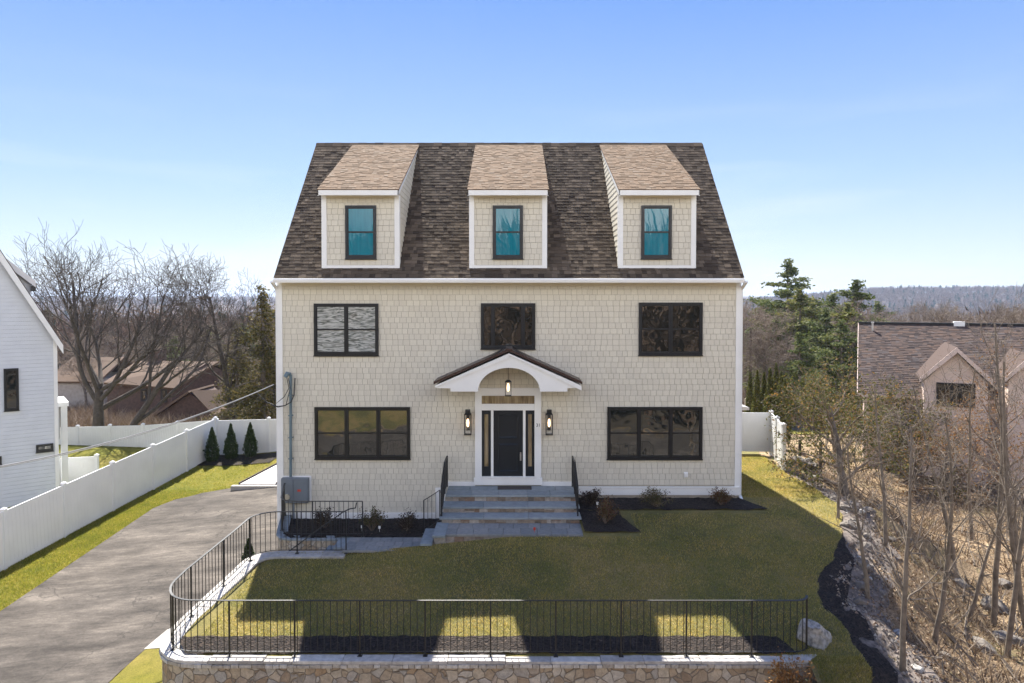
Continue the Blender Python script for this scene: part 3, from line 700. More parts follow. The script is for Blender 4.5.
# porch canopy
YP = 19.36
pc = empty  # noqa
q = lambda px, py, d=YP: P(px, py, d)
out = [q(435.4, 385.4), q(509, 353.2), q(581, 385.2), q(580.6, 387.8), q(567.4, 388.2), q(567.4, 391.6), q(540, 391.6)]
cxp = q(508.9, 391.6).x; rx = q(540, 391.6).x-cxp; zsp = q(509, 391.6).z; rzp = q(509, 367.8).z-zsp
out += [Vector((cxp+rx*math.cos(a), YP, zsp+rzp*math.sin(a))) for a in [math.pi*i/28 for i in range(1, 28)]]
out += [q(478, 391.6), q(450.4, 391.6), q(450.4, 388.4), q(436, 388)]
mb = MB(); mb.prism(out, (0, YF-YP, 0))
po = mb.build('porch_canopy', M['white'], house)
mb = MB()                                                          # raised rake boards and arch trim on the pediment
for (a, b) in ((q(435, 386), q(509, 353.6)), (q(509, 353.6), q(581.4, 386))):
    k = Vector((0, 0, -.125)); mb.prism([a+Vector((0, -.03, 0)), b+Vector((0, -.03, 0)), b+k+Vector((0, -.03, 0)), a+k*.35+Vector((0, -.03, 0))], (0, .028, 0))
mb.build('rake_trim', M['white'], po)
mb = MB()
for a, b in ((q(433.6, 384.4, 19.3), q(509, 351.4, 19.3)), (q(509, 351.4, 19.3), q(582.4, 384.4, 19.3))):
    up = Vector((0, 0, .075)); D_ = Vector((0, YF-19.28, 0))
    mb.hexa([a, b, b+D_, a+D_], [a+up, b+up, b+D_+up, a+D_+up])
    for k in range(0):
        s = Vector((0, .02+k*(YF-19.32)/3.0, 0)); mb.bar(a+s+up*1.0, b+s+up*1.0, .025, .05)
t = q(509, 349.8, 19.3); mb.bar(t+Vector((0, -.03, .01)), Vector((t.x, YF, t.z+.01)), .2, .05)
mb.build('canopy_roof', M['metal_brown'], po)

# ------------------------------------------------------------------ lanterns, meter box, cable
def lantern_mesh(px, py0, py1, y, w_, lab, cat, wall=True, rod=None):
    a = P(px, py0, y); b = P(px, py1, y); cx = a.x; z1 = a.z; z0 = b.z; h = w_/2
    e = empty('wall_lantern' if wall else 'pendant_lantern', (cx, y, z0), lab, cat, 'black box lanterns by the front door' if wall else None)
    mb = MB()
    for sx in (-1, 1):
        for sy in (-1, 1): mb.box(cx+sx*h-.008, y+sy*h-.008, z0, cx+sx*h+.008, y+sy*h+.008, z1-(.16 if wall else .04))
    mb.box(cx-h-.01, y-h-.01, z0-.012, cx+h+.01, y+h+.01, z0+.01)
    zt = z1-(.16 if wall else .04)
    mb.hexa([(cx-h-.015, y-h-.015, zt), (cx+h+.015, y-h-.015, zt), (cx+h+.015, y+h+.015, zt), (cx-h-.015, y+h+.015, zt)], [(cx-h*.6, y-h*.6, zt+.06), (cx+h*.6, y-h*.6, zt+.06), (cx+h*.6, y+h*.6, zt+.06), (cx-h*.6, y+h*.6, zt+.06)])
    if wall:
        mb.box(cx-h*.75, y-h*.75, zt+.055, cx+h*.75, y+h*.75, z1-.02); mb.box(cx-.05, y+h, z0+.1, cx+.05, YF-.012, z1-.2)
    if rod: mb.tube([(cx, y, zt+.05), (cx, y, rod)], .008, 6)
    mb.build('frame', M['iron'], e)
    mb = MB(); mb.box(cx-h+.006, y-h+.006, z0+.012, cx+h-.006, y+h-.006, zt-.004); mb.build('glass', M['glass_lantern'], e)
    mb = MB(); c0 = (zt+z0)/2+.05
    mb.tube([(cx, y, c0-.13), (cx, y, c0-.10), (cx, y, c0), (cx, y, c0+.09), (cx, y, c0+.12)], [.012, .034, .042, .03, .012], 10); mb.build('bulb', M['bulb'], e, smooth=True)
    mb = MB(); mb.tube([(cx, y, c0+.12), (cx, y, zt)], .016, 8); mb.build('socket', M['iron'], e)
lantern_mesh(467.8, 409, 434.3, YF-.17, .19, 'black glass box lantern on the shingles left of the front door', 'wall light')
lantern_mesh(549.2, 409, 434.3, YF-.17, .19, 'black glass box lantern on the shingles right of the front door', 'wall light')
lantern_mesh(508.2, 380.6, 395.6, YP+.45, .165, 'small black glass lantern hanging under the porch arch', 'pendant light', False, q(509, 367.8).z+.02)
mt = empty('meter_box', (P(296, 490, YF).x, YF, -.2), 'grey electric meter cabinet with round dial on the left end of the house front', 'meter box')
mb = MB(); bpx(mb, 282.4, 475.5, 311.6, 501.5, YF-.04, YF+.01); mb.build('backing_board', M['white'], mt)
mb = MB(); bpx(mb, 283.4, 476.8, 309.8, 501.2, YF-.20, YF-.041); mb.build('cabinet', M['grey_metal'], mt, bevel=.006)
for a, b in ((283.9, 295.2), (296.0, 309.3)):
    mb = MB(); bpx(mb, a, 477.6, b, 500.6, YF-.212, YF-.201); mb.build('cabinet_door', M['grey_metal'], mt, bevel=.004)
mb = MB(); p = P(289.7, 494.6, YF); mb.tube([(p.x, YF-.21, p.z), (p.x, YF-.26, p.z)], .085, 20); mb.tube([(p.x, YF-.255, p.z), (p.x, YF-.27, p.z)], .06, 20); mb.build('dial', M['steel'], mt)
mb = MB(); bpx(mb, 299.6, 487.6, 303.0, 489.7, YF-.216, YF-.2125); mb.build('warning_label', M['red'], mt)
mb = MB(); a = P(291.6, 377, YF); b = P(291.6, 476, YF); yy = YF-.09
mb.tube([(b.x, yy, b.z), (a.x, yy, a.z+.05), (a.x-.02, yy-.02, a.z+.10), (a.x-.08, yy-.05, a.z+.12), (a.x-.13, yy-.1, a.z+.02)], [.042, .042, .055, .075, .06], 10)
for py in (395, 415, 437, 458): s = P(291.6, py, YF); mb.box(s.x-.06, yy-.045, s.z-.012, s.x+.06, YF, s.z+.012)
mb.build('riser_conduit', M['conduit'], mt)
mb = MB(); a = P(294.6, 501, YF); mb.tube([(a.x, YF-.12, a.z+.01), (a.x, YF-.12, -.6)], .036, 10); a = P(286, 501, YF); mb.tube([(a.x, YF-.12, a.z+.01), (a.x, YF-.12, -.6)], .02, 8); mb.build('lower_conduit', M['grey_metal'], mt)
def sag(a, b, s, n=24): return [a.lerp(b, i/n)+Vector((0, 0, -s*4*(i/n)*(1-i/n))) for i in range(n+1)]
wh = P(288.5, 378, YF-.2)
A = P(-60, 476, 15.0); B = P(274, 384.5, YF-.5)
mb = MB(); mb.tube(sag(A, B, .32), .016, 5); mb.tube(sag(A+Vector((0, .03, -.02)), B, .345), .010, 5)
tag(mb.build('service_cable', M['cable'], None), 'pale overhead cable running from the left to the house corner', 'cable')
mb = MB()
for (m_, e_, r_) in (((-.10, -.1, -.55), .0, .011), ((-.04, -.14, -.8), .04, .012)):
    mb.tube([wh+Vector((e_-.05, 0, 0)), wh+Vector((e_+.02, -.03, -.3)), wh+Vector(m_), B+Vector((-.0, .02, -.6-e_)), B+Vector((-.0, 0, -.25)), B], r_, 5)
p0 = P(278, 407, YF-.3); mb.tube([P(295, 378, YF-.1), P(294, 395, YF-.15), P(291, 402, YF-.2), P(285, 405.5, YF-.25), p0, P(266, 402, YF-.3), P(256, 392, YF-.4)], .016, 6)
tag(mb.build('drip_loop_wires', M['cable_black'], None), 'black drooping wires beside the blue grey conduit', 'wires')
mb = MB(); p = P(685.6, 474.6, YF); mb.box(p.x-.06, YF-.06, p.z-.08, p.x+.06, YF-.012, p.z+.08); mb.box(p.x-.045, YF-.085, p.z-.05, p.x+.045, YF-.061, p.z+.06)
tag(mb.build('outdoor_outlet', M['white'], None, bevel=.006), 'small white covered socket low on the shingles under the right window', 'outlet')

# ------------------------------------------------------------------ front steps
ry = random.Random(11)
zs = [P(512, 485.3, YF).z, None, None, None]
zL0 = zs[0]; yl = PZ(512, 494.8, zL0).y
z1 = zL0-.185; y1 = PZ(512, 506.6, z1).y; z2 = z1-.165; y2 = PZ(512, 517.5, z2).y; z3 = z2-.16
y3 = PZ(512, 534.5, z3).y
print('steps', zL0, yl, z1, y1, z2, y2, z3, y3)
XL, XR = -1.95, 1.86
st = empty('front_steps', (0, YF, z3), 'bluestone front steps with rough stone risers below the front door', 'steps')
def slabs(mb, x0, x1, y0, y1_, zt, th, n, rows=1, g=.008):
    for r in range(rows):
        ya, yb = lerp(y0, y1_, r/rows), lerp(y0, y1_, (r+1)/rows); cuts = [x0]
        k = n if r % 2 == 0 else n+1
        for i in range(1, k): cuts.append(lerp(x0, x1, i/k)+ry.uniform(-.12, .12)*(x1-x0)/k)
        cuts.append(x1)
        for a, b in zip(cuts, cuts[1:]):
            e = ry.uniform(-.002, .002)
            mb.box(a+g/2, ya+g/2, zt-th+e, b-g/2, yb-g/2, zt+e)
def veneer_row(mb, x0, x1, y, z0, z1, dep=.05):
    x = x0
    while x < x1-.03:
        w_ = min(ry.uniform(.1, .34), x1-x); h = ry.uniform(.35, .65); o = ry.uniform(0, .025)
        if ry.random() < .5: mb.box(x+.004, y-o, z0, x+w_-.004, y+dep, z1-.004, .004)
        else:
            mb.box(x+.004, y-o, z0, x+w_-.004, y+dep, lerp(z0, z1, h)-.003, .003); mb.box(x+.004, y-ry.uniform(0, .025), lerp(z0, z1, h)+.003, x+w_-.004, y+dep, z1-.003, .003)
        x += w_
mb = MB(); slabs(mb, XL+.05, XR, yl-.03, YF-.06, zL0, .06, 5, 2); mb.build('landing', M['bluestone'], st, bevel=.004)
for (zz, ya, yb) in ((z1, y1, yl), (z2, y2, y1)):
    mb = MB(); slabs(mb, XL-.03, XR+.03, ya-.03, yb+.05, zz, .055, 3); mb.build('tread', M['bluestone'], st, bevel=.006)
for (yy, za, zb) in ((yl, z1, zL0-.062), (y1, z2, z1-.057), (y2, z3, z2-.057)):
    mb = MB(); veneer_row(mb, XL+.03, XR-.02, yy+.02, za, zb, .1); mb.build('riser', M['veneer'], st)
mb = MB(); mb.box(XL+.06, yl+.06, -1.5, XR-.04, YF-.07, zL0-.061); mb.box(XL+.06, y1+.08, -1.5, XR-.04, yl+.055, z1-.056); mb.box(XL+.06, y2+.08, -1.5, XR-.04, y1+.075, z2-.056)
mb.build('core', M['veneer'], st)
# upper walk, side steps, lower walk, left flight
wk = []
zw = z3; zl1 = zw-.17; zl2 = zl1-.17
mb = MB(); slabs(mb, XL+.12, XR+.02, y3, y2+.10, zw, .06, 9, 2)
tag(mb.build('upper_path', M['paver'], None, bevel=.004), 'grey paved path at the foot of the front steps', kind='structure')
mb = MB(); slabs(mb, -4.35, -2.35, 17.30, 18.28, zl2+.01, .06, 7, 3)
tag(mb.build('lower_path', M['paver'], None, bevel=.004), 'lower grey paved path along the planting bed left of the steps', kind='structure')
ss = empty('side_steps', (-2.1, 18, zl2), 'two pale stone slab steps linking the upper and lower path', 'steps')
for (xa, xb, zz) in ((-2.05, -1.72, zw+.012), (-2.36, -2.05, zl1+.012)):
    mb = MB(); mb.box(xa, 17.42 if zz > zl1+.1 else 17.3, zz-.06, xb, 18.5, zz); mb.build('tread', M['bluestone'], ss, bevel=.006)
mb = MB(); veneer_row(mb, -2.03, 1.85, y3+.03, -.45, zw-.06, .2); mb.box(-2.0, 17.5, -1.2, -1.72, 18.45, zw-.055); mb.box(-2.3, 17.4, -1.2, -2.0, 18.45, zl1-.052); mb.build('riser', M['veneer'], ss)
lf = empty('left_steps', (-5.4, 17.9, -1.9), 'stone steps going down from the lower path to the driveway behind the railing', 'steps')
for i in range(8):
    mb = MB(); x1_ = -4.33-.29*i; zz = zl2+.01-.19*i
    mb.box(x1_-.31, 17.52, zz-.06, x1_, 18.2, zz); mb.build('tread', M['bluestone'], lf, bevel=.006)
    mb = MB(); veneer_row(mb, x1_-.28, x1_-.01, 17.55, -2.2, zz-.062, .6); mb.build('riser', M['veneer'], lf)
# planting beds
def bed(name, poly, zf, th, label):
    """flat bed with an uneven surface, triangulated grid inside the outline rows"""
    return None
def zbl(x, y): return lerp(-.36, -.50, (y-18.3)/2.1)+.03*hn(x, y, 6)
join_strips('mulch_bed', [strip('', [(18.33, -6.0, -2.0), (18.7, -6.35, -2.0), (20.42, -6.85, -2.0)], zbl, 0, None, 30, .12)], M['mulch'], 'black mulch bed at the house wall left of the steps')
def zbr(x, y): return L(x, y)+.035+.02*hn(x, y, 6)
RB = [(17.72, 1.9, 3.35), (18.6, 1.88, 3.2), (18.9, 1.88, 3.3), (19.15, 1.88, 6.9), (19.9, 1.88, 7.35), (20.45, 1.88, 7.0)]
def clipped(rows): return rows
join_strips('mulch_bed', [strip('', [(17.6, 1.9, 3.35), (18.6, 1.88, 3.05), (19.25, 1.88, 3.0)], zbr, 0, None, 14, .12), strip('', [(19.27, 1.88, 7.3), (19.5, 1.88, 7.2), (20.40, 1.88, 6.8)], zbr, 0, None, 40, .12)], M['mulch'], 'black mulch bed at the house wall right of the steps')
def zfm(x, y): return L(x, y)+.03+.015*hn(x, y, 8)
join_strips('mulch_bed', [strip('', [(13.0, -6.3, 5.5), (13.3, -6.55, 5.4), (13.5, -6.6, 5.3)], zfm, 0, None, 120, .08)], M['mulch'], 'long front mulch bed behind the stone wall')
er = [(d, Xe(d)-.03, Xe(d)+interp(d, [(9, .42), (13.5, .45), (14.5, .55), (15.6, .72), (16.6, .42), (17.4, .06)])) for d in [9+.2*i for i in range(43)]]
join_strips('mulch_bed', [strip('', er, lambda x, y: G(x, y)+.05+.02*hn(x, y, 6), 0, None, 8, .1)], M['mulch'], 'black mulch band along the right edge of the lawn')
join_strips('stony_soil', [strip('', [(d, Xe(d)+.05, Xe(d)+interp(d, [(9, 1.3), (14, 1.5), (17, 1.5), (20, .8), (24, .5)])+.12*math.sin(d*3.3)+.07*math.sin(d*9.1)) for d in [9.2+.2*i for i in range(75)]], lambda x, y: G(x, y)+.025+.02*hn(x, y, 5), 0, None, 12, .1)], M['dirt'], 'bare stony soil on the bank beside the lawn edge')
gs_ = random.Random(8); mb = MB()
for _ in range(1500):
    d = gs_.uniform(12.3, 24); x = Xe(d)+interp(d, [(12, .5), (17, .3), (24, .05)])+abs(gs_.gauss(0, .55)); z = G(x, d)+.03; r_ = gs_.uniform(.012, .05)
    p = [Vector((gs_.uniform(-1, 1), gs_.uniform(-1, 1), gs_.uniform(-.3, 1)))*r_ for _i in range(5)]; c = Vector((x, d, z))
    mb.add([c+Vector((-r_, 0, 0)), c+Vector((r_*.5, -r_, 0)), c+Vector((r_, r_*.8, 0)), c+p[0]*.4+Vector((0, 0, r_)), c+Vector((-r_*.3, r_, 0))], [(0, 1, 3), (1, 2, 3), (2, 4, 3), (4, 0, 3)])
tag(mb.build('loose_stones', M['veneer'], None), 'small loose stones and rubble scattered down the bank', kind='stuff')
# left bed retaining wall
rw = empty('bed_wall', (-5, 18.3, -1.9), 'low stone wall with a pale top holding the planting bed above the left steps', 'wall')
pathw = [(-4.30, 18.26), (-5.9, 18.26), (-6.27, 18.36), (-6.46, 18.65), (-6.60, 19.15), (-6.90, 20.36)]
mb = MB()
for (a, b) in zip(pathw, pathw[1:]):
    a = Vector((*a, 0)); b = Vector((*b, 0)); t = (b-a).normalized(); n = Vector((-t.y, t.x, 0))
    if n.y < 0 or (abs(n.y) < .5 and n.x < 0): n = -n
    mb.hexa([a+Vector((0, 0, -2.3)), b+Vector((0, 0, -2.3)), b+n*.25+Vector((0, 0, -2.3)), a+n*.25+Vector((0, 0, -2.3))], [a+Vector((0, 0, -.44)), b+Vector((0, 0, -.44)), b+n*.25+Vector((0, 0, -.44)), a+n*.25+Vector((0, 0, -.44))])
mb.build('stonework', M['fieldstone'], rw)
mb = MB()
for (a, b) in zip(pathw, pathw[1:]):
    a = Vector((*a, 0)); b = Vector((*b, 0)); t = (b-a).normalized(); n = Vector((-t.y, t.x, 0)); m_ = max(1, round((b-a).length/.6))
    if n.y < 0 or (abs(n.y) < .5 and n.x < 0): n = -n
    for i in range(m_):
        p, q_ = a.lerp(b, i/m_)+t*.004, a.lerp(b, (i+1)/m_)-t*.004
        mb.hexa([p-n*.03+Vector((0, 0, -.438)), q_-n*.03+Vector((0, 0, -.438)), q_+n*.27+Vector((0, 0, -.438)), p+n*.27+Vector((0, 0, -.438))], [p-n*.03+Vector((0, 0, -.385)), q_-n*.03+Vector((0, 0, -.385)), q_+n*.27+Vector((0, 0, -.385)), p+n*.27+Vector((0, 0, -.385))])
mb.build('cap', M['bluestone'], rw, bevel=.006)

# ------------------------------------------------------------------ retaining wall round the lawn
def arc(cx, cy, r, a0, a1, n): return [(cx+r*math.cos(R(a0+(a1-a0)*i/n)), cy+r*math.sin(R(a0+(a1-a0)*i/n))) for i in range(n+1)]
# centre line of the cap, from the right end to the back
CL = [(5.80, 13.6), (5.76, 13.25)]+arc(5.46, 13.25, .30, 0, -90, 6)[1:]+[(4.5-i*.5, 12.95) for i in range(0, 21)]+arc(-6.06, 13.75, .80, -90, -180, 8)[1:]+[(-6.84+.065*i, 14.2+.5*i) for i in range(0, 5)]+arc(-5.95, 16.75, .58, 180, 90, 6)+[(-5.6, 17.34), (-5.0, 17.34), (-4.25, 17.34)]
def zcap(x, y): return -.80+.36*clamp((y-13.2)/3.6)
CLv = [Vector((x, y, 0)) for x, y in CL]
def offs(pts, k):
    out = []
    for i, p in enumerate(pts):
        t = (pts[min(i+1, len(pts)-1)]-pts[max(i-1, 0)]).normalized(); n = Vector((t.y, -t.x, 0)); out.append(p-n*k)   # +k = inside (lawn side)
    return out
inn, outr = offs(CLv, -.21), offs(CLv, .21)
# which side is outside: compare with the lawn centre
if (inn[20]-Vector((0, 15, 0))).length > (outr[20]-Vector((0, 15, 0))).length: inn, outr = outr, inn; SG = -1
else: SG = 1
def ribbon(mb, a, b, zt, zb, i): 
    k = lambda p, z: Vector((p.x, p.y, z))
    mb.hexa([k(a[0], zb(a[0])), k(a[1], zb(a[1])), k(b[1], zb(b[1])), k(b[0], zb(b[0]))], [k(a[0], zt(a[0])), k(a[1], zt(a[1])), k(b[1], zt(b[1])), k(b[0], zt(b[0]))])
rt = empty('retaining_wall', (0, 12.9, -2.9), 'long fieldstone retaining wall with a pale cap in front of the lawn', 'wall')
wi, wo_ = offs(CLv, .15*(-SG)*-1), offs(CLv, .15*(-SG))
def shift(pts, k): return [a.lerp(b, .5+k/.42) for a, b in zip(outr, inn)]     # k from -0.21 (outside) to 0.21 (inside)
wo_, wi = shift(0, -.16), shift(0, .15)
mb = MB(); n = len(CLv); b0 = 0
vs = []
for i in range(n):
    for p, z in ((wo_[i], -3.2), (wo_[i], zcap(*CL[i])-.115), (wi[i], zcap(*CL[i])-.115), (wi[i], -3.2)): vs.append((p.x, p.y, z))
fs = []
for i in range(n-1):
    for k in range(3): fs.append((i*4+k, i*4+k+1, i*4+k+5, i*4+k+4))
fs += [(0, 1, 2, 3), tuple((n-1)*4+k for k in (3, 2, 1, 0))]
mb.add(vs, fs); mb.build('stonework', M['fieldstone'], rt)
def resample(pts, st, a=0):
    out = []; cum = [0]
    for p, q_ in zip(pts, pts[1:]): cum.append(cum[-1]+(q_-p).length)
    s = a
    while s <= cum[-1]+1e-6:
        for i in range(len(pts)-1):
            if s <= cum[i+1]+1e-6: out.append(pts[i].lerp(pts[i+1], (s-cum[i])/max(cum[i+1]-cum[i], 1e-6))); break
        s += st
    return out
cum = [0]
for p, q_ in zip(CLv, CLv[1:]): cum.append(cum[-1]+(q_-p).length)
TOT = cum[-1]
def at(s, k):
    o, i_ = shift(0, k), None
    s = clamp(s, 0, TOT)
    for i in range(n-1):
        if s <= cum[i+1]+1e-6:
            t = (s-cum[i])/(cum[i+1]-cum[i]); return SH(k)[i].lerp(SH(k)[i+1], t)
    return SH(k)[-1].copy()
_sh = {}
def SH(k):
    if k not in _sh: _sh[k] = shift(0, k)
    return _sh[k]
def course(mb, w0, w1, ka, kb, zt, zb, gap, jit):
    s = 0
    while s < TOT-.02:
        e = min(s+ry.uniform(w0, w1), TOT); m_ = max(1, round((e-s)/.18)); j = ry.uniform(-jit, jit); jk = ry.uniform(-jit, jit); jk2 = ry.uniform(-jit, jit)
        ss_ = [lerp(s+gap/2, e-gap/2, i/m_) for i in range(m_+1)]; vs = []; fs = []
        for i, q_ in enumerate(ss_):
            for k in (ka+jk if ka > -.2 or True else ka, kb+jk2):
                p = at(q_, round(clamp(k, -.215, .21), 3)); z = zcap(p.x, p.y); vs += [(p.x, p.y, z+zb), (p.x, p.y, z+zt+j+ry.uniform(-jit, jit)*.3)]
        for i in range(m_):
            b = i*4; fs += [(b, b+1, b+5, b+4), (b+1, b+3, b+7, b+5), (b+3, b+2, b+6, b+7), (b, b+4, b+6, b+2)]
        fs += [(0, 2, 3, 1), (m_*4, m_*4+1, m_*4+3, m_*4+2)]
        mb.add(vs, fs); s = e
mb = MB(); course(mb, .5, 1.1, -.195, .21, 0, -.06, .008, .008); mb.build('cap', M['cap'], rt, bevel=.008)
mb = MB(); course(mb, .10, .26, -.21, .1, -.062, -.125, .012, .010); mb.build('edge_course', M['cobble'], rt)

# ------------------------------------------------------------------ railings
def railing(name, pts, zf, h, label, post_step, bal=.127, first=True, last=True, scroll=False, seed=0, zoff=0):
    """pts: plan polyline (Vectors); zf(x, y) base height"""
    cu = [0]
    for p, q_ in zip(pts, pts[1:]): cu.append(cu[-1]+(q_-p).length)
    tot = cu[-1]
    def pos(s):
        for i in range(len(pts)-1):
            if s <= cu[i+1]+1e-6: return pts[i].lerp(pts[i+1], (s-cu[i])/(cu[i+1]-cu[i]))
        return pts[-1].copy()
    o = pos(tot/2); root = empty(name, (o.x, o.y, zf(o.x, o.y)), label, 'railing')
    m_ = max(2, int(tot/.12)); line = [pos(tot*i/m_) for i in range(m_+1)]
    Z = lambda p, dz: Vector((p.x, p.y, zf(p.x, p.y)+dz))
    mb = MB()
    for a, b in zip(line, line[1:]): mb.bar(Z(a, h), Z(b, h)+(b-a)*.02, .042, .014)
    mb.build('top_rail', M['rail_top'], root)
    mb = MB()
    for a, b in zip(line, line[1:]): mb.bar(Z(a, .09), Z(b, .09), .022, .012)
    mb.build('bottom_rail', M['iron'], root)
    np_ = max(1, round(tot/post_step)); ps = [tot*i/np_ for i in range(np_+1)]
    if not first: ps = ps[1:]
    if not last: ps = ps[:-1]
    for s in ps:
        p = pos(s); mb = MB(); mb.box(p.x-.014, p.y-.014, zf(p.x, p.y), p.x+.014, p.y+.014, zf(p.x, p.y)+h-.006); mb.box(p.x-.045, p.y-.045, zf(p.x, p.y), p.x+.045, p.y+.045, zf(p.x, p.y)+.012); mb.build('post', M['iron'], root)
    nb = int(tot/bal); cnt = 0; extra = MB(); order = []
    for i in range(1, nb):
        s = tot*i/nb
        if min(abs(s-q_) for q_ in ps) < .05: continue
        order.append(pos(s))
    order.sort(key=lambda p: p.y)
    for p in order:
        m2 = extra if cnt >= 100 else MB()
        m2.box(p.x-.0062, p.y-.0062, zf(p.x, p.y)+.088, p.x+.0062, p.y+.0062, zf(p.x, p.y)+h-.006)
        if cnt < 100: m2.build('baluster', M['iron'], root)
        cnt += 1
    if extra.v: tag(extra.build('balusters', M['iron'], root), kind='stuff')
    return root
railing('front_railing', [SH(0.0)[i] for i in range(2, n)], zcap, 1.08, 'long black iron railing on the stone wall cap curving back beside the driveway', 1.27)
rp = [Vector((-4.05, 18.36, 0)), Vector((-5.9, 18.36, 0)), Vector((-6.2, 18.45, 0)), Vector((-6.36, 18.7, 0)), Vector((-6.5, 19.2, 0)), Vector((-6.78, 20.25, 0))]
r2 = railing('bed_railing', rp, lambda x, y: -.375, .98, 'short black iron railing above the low bed wall below the meter cabinet', 1.2)
mb = MB()                                                          # stair handrail with lamb's tongue
hp = [P(356.5, 502.5, 18.25), P(355.5, 508.0, 18.2), P(350, 508.8, 18.15), P(343, 512, 18.15), P(332, 520, 18.15), P(315, 532, 18.15), P(298, 544.5, 18.15), P(284, 555, 18.15)]
mb.tube(hp, .017, 6); h2 = [p+Vector((0, -.62, .02)) for p in hp[3:]]
hr = tag(mb.build('stair_handrail', M['iron'], None), 'thin black sloping handrail on the bed wall side of the left steps', 'handrail')
for t in (hp[4], hp[6]):
    m2 = MB(); m2.tube([t, t+Vector((.0, .10, -.05))], .012, 5); m2.build('bracket', M['iron'], hr)
# stair rails at the front door
for s, X0 in ((-1, -1.93), (1, 1.80)):
    rt2 = empty('stair_railing', (X0, yl, zL0), 'black iron stair railing on the %s side of the front steps' % ('left' if s < 0 else 'right'), 'railing', 'black railings of the front steps')
    ya, yb = y2+.12, YF-.15; hh = .92
    zf_ = lambda y: interp(y, [(y2+.1, z3+.02), (yl+.05, zL0)])
    top = [(X0, y, zf_(y)+hh) for y in (ya, yl+.05, yb)]
    mb = MB(); mb.bar(top[0], top[1], .045, .02); mb.bar(top[1], top[2], .045, .02); mb.tube([Vector(top[0]), Vector(top[0])+Vector((0, -.08, -.05)), Vector(top[0])+Vector((0, -.10, -.12))], .018, 6); mb.build('top_rail', M['iron'], rt2)
    mb = MB(); lo = [(X0, y, zf_(y)+.10) for y in (ya, yl+.05, yb)]; mb.bar(lo[0], lo[1], .022, .014); mb.bar(lo[1], lo[2], .022, .014); mb.build('bottom_rail', M['iron'], rt2)
    for y in (ya, yl+.1, yb):
        mb = MB(); zg = z3 if y < y2+.2 else zL0; mb.box(X0-.02, y-.02, zg-.0, X0+.02, y+.02, zf_(y)+hh-.01); mb.build('post', M['iron'], rt2)
    k = 1
    while ya+.12*k < yb-.05:
        y = ya+.12*k; k += 1
        mb = MB(); mb.box(X0-.009, y-.009, zf_(y)+.10, X0+.009, y+.009, zf_(y)+hh-.01); mb.build('baluster', M['iron'], rt2)
zsr = lambda x, y: lerp(zl2, zw, clamp((x+2.4)/.5))
railing('side_railing', [Vector((-1.98, 18.6, 0)), Vector((-2.42, 18.6, 0))], zsr, .92, 'very short black iron railing beside the two slab steps', .45, .11)
mb = MB(); a = PZ(497.6, 489.3, zL0+.012); b = PZ(531.3, 485.8, zL0+.012); mb.box(a.x, a.y, zL0+.003, b.x, min(b.y, YF-.14), zL0+.02)
tag(mb.build('doormat', M['rubber'], None, bevel=.004), 'flat dark brown doormat in front of the door', 'doormat')

# ------------------------------------------------------------------ fences
def fence(name, pts, h, label, mat='vinyl', step=2.44, zf=None, posts_end=True):
    """pts: world base points; level-stepped solid panels with capped posts"""
    a = Vector(pts[0]); root = empty(name, a, label, 'fence')
    for a, b in zip(pts, pts[1:]):
        a, b = Vector(a), Vector(b); m_ = max(1, round((b-a).length/step))
        for i in range(m_):
            p, q_ = a.lerp(b, i/m_), a.lerp(b, (i+1)/m_); t = (q_-p).normalized(); up = Vector((0, 0, 1))
            mb = MB(); mb.bar(p+up*(h/2+.02)+t*.05, q_+up*(h/2+.02)-t*.05, .022, h-.20)
            tn = Vector((t.x, t.y, 0)).normalized(); nn = Vector((-tn.y, tn.x, 0)); nbd = int((q_-p).length/.15)
            for k in range(nbd):                                   # tongue and groove boards stand slightly proud
                c = p.lerp(q_, (k+.5)/nbd)
                for sg in (-1, 1): mb.bar(p.lerp(q_, (k+.06)/nbd)+up*(h/2+.02)+nn*sg*.013, p.lerp(q_, (k+.94)/nbd)+up*(h/2+.02)+nn*sg*.013, .005, h-.22)
            mb.build('panel', M[mat], root)
            for zz, hh in ((h-.06, .13), (.11, .14)):
                mb = MB(); mb.bar(p+up*zz+t*.05, q_+up*zz-t*.05, .045, hh); mb.build('rail', M[mat], root)
        for i in range(m_+1):
            if i == m_ and (b-Vector(pts[-1])).length > .01: continue
            p = a.lerp(b, i/m_); mb = MB(); mb.box(p.x-.064, p.y-.064, p.z-.1, p.x+.064, p.y+.064, p.z+h+.05)
            po_ = mb.build('post', M[mat], root)
            mb = MB(); z = p.z+h+.05; mb.hexa([(p.x-.08, p.y-.08, z), (p.x+.08, p.y-.08, z), (p.x+.08, p.y+.08, z), (p.x-.08, p.y+.08, z)], [(p.x-.075, p.y-.075, z+.03), (p.x+.075, p.y-.075, z+.03), (p.x+.075, p.y+.075, z+.03), (p.x-.075, p.y+.075, z+.03)]); mb.add([(p.x-.075, p.y-.075, z+.031), (p.x+.075, p.y-.075, z+.031), (p.x+.075, p.y+.075, z+.031), (p.x-.075, p.y+.075, z+.031), (p.x, p.y, z+.085)], [(0, 1, 4), (1, 2, 4), (2, 3, 4), (3, 0, 4)])
            mb.build('post_cap', M[mat], po_)
    return root
zg = lambda x, y: zdrive(x, min(y, 34))+.0
fence('vinyl_fence', [(fx(9), 9, -2.9), (fx(20.8), 20.8, -2.25), (-14.4, 33, -1.5)], 1.83, 'long white vinyl fence along the grass strip left of the driveway')
fence('vinyl_fence', [(-14.4, 33.15, -1.5), (-7.0, 33.8, -1.42)], 1.72, 'white vinyl fence across the back behind the three small evergreens')
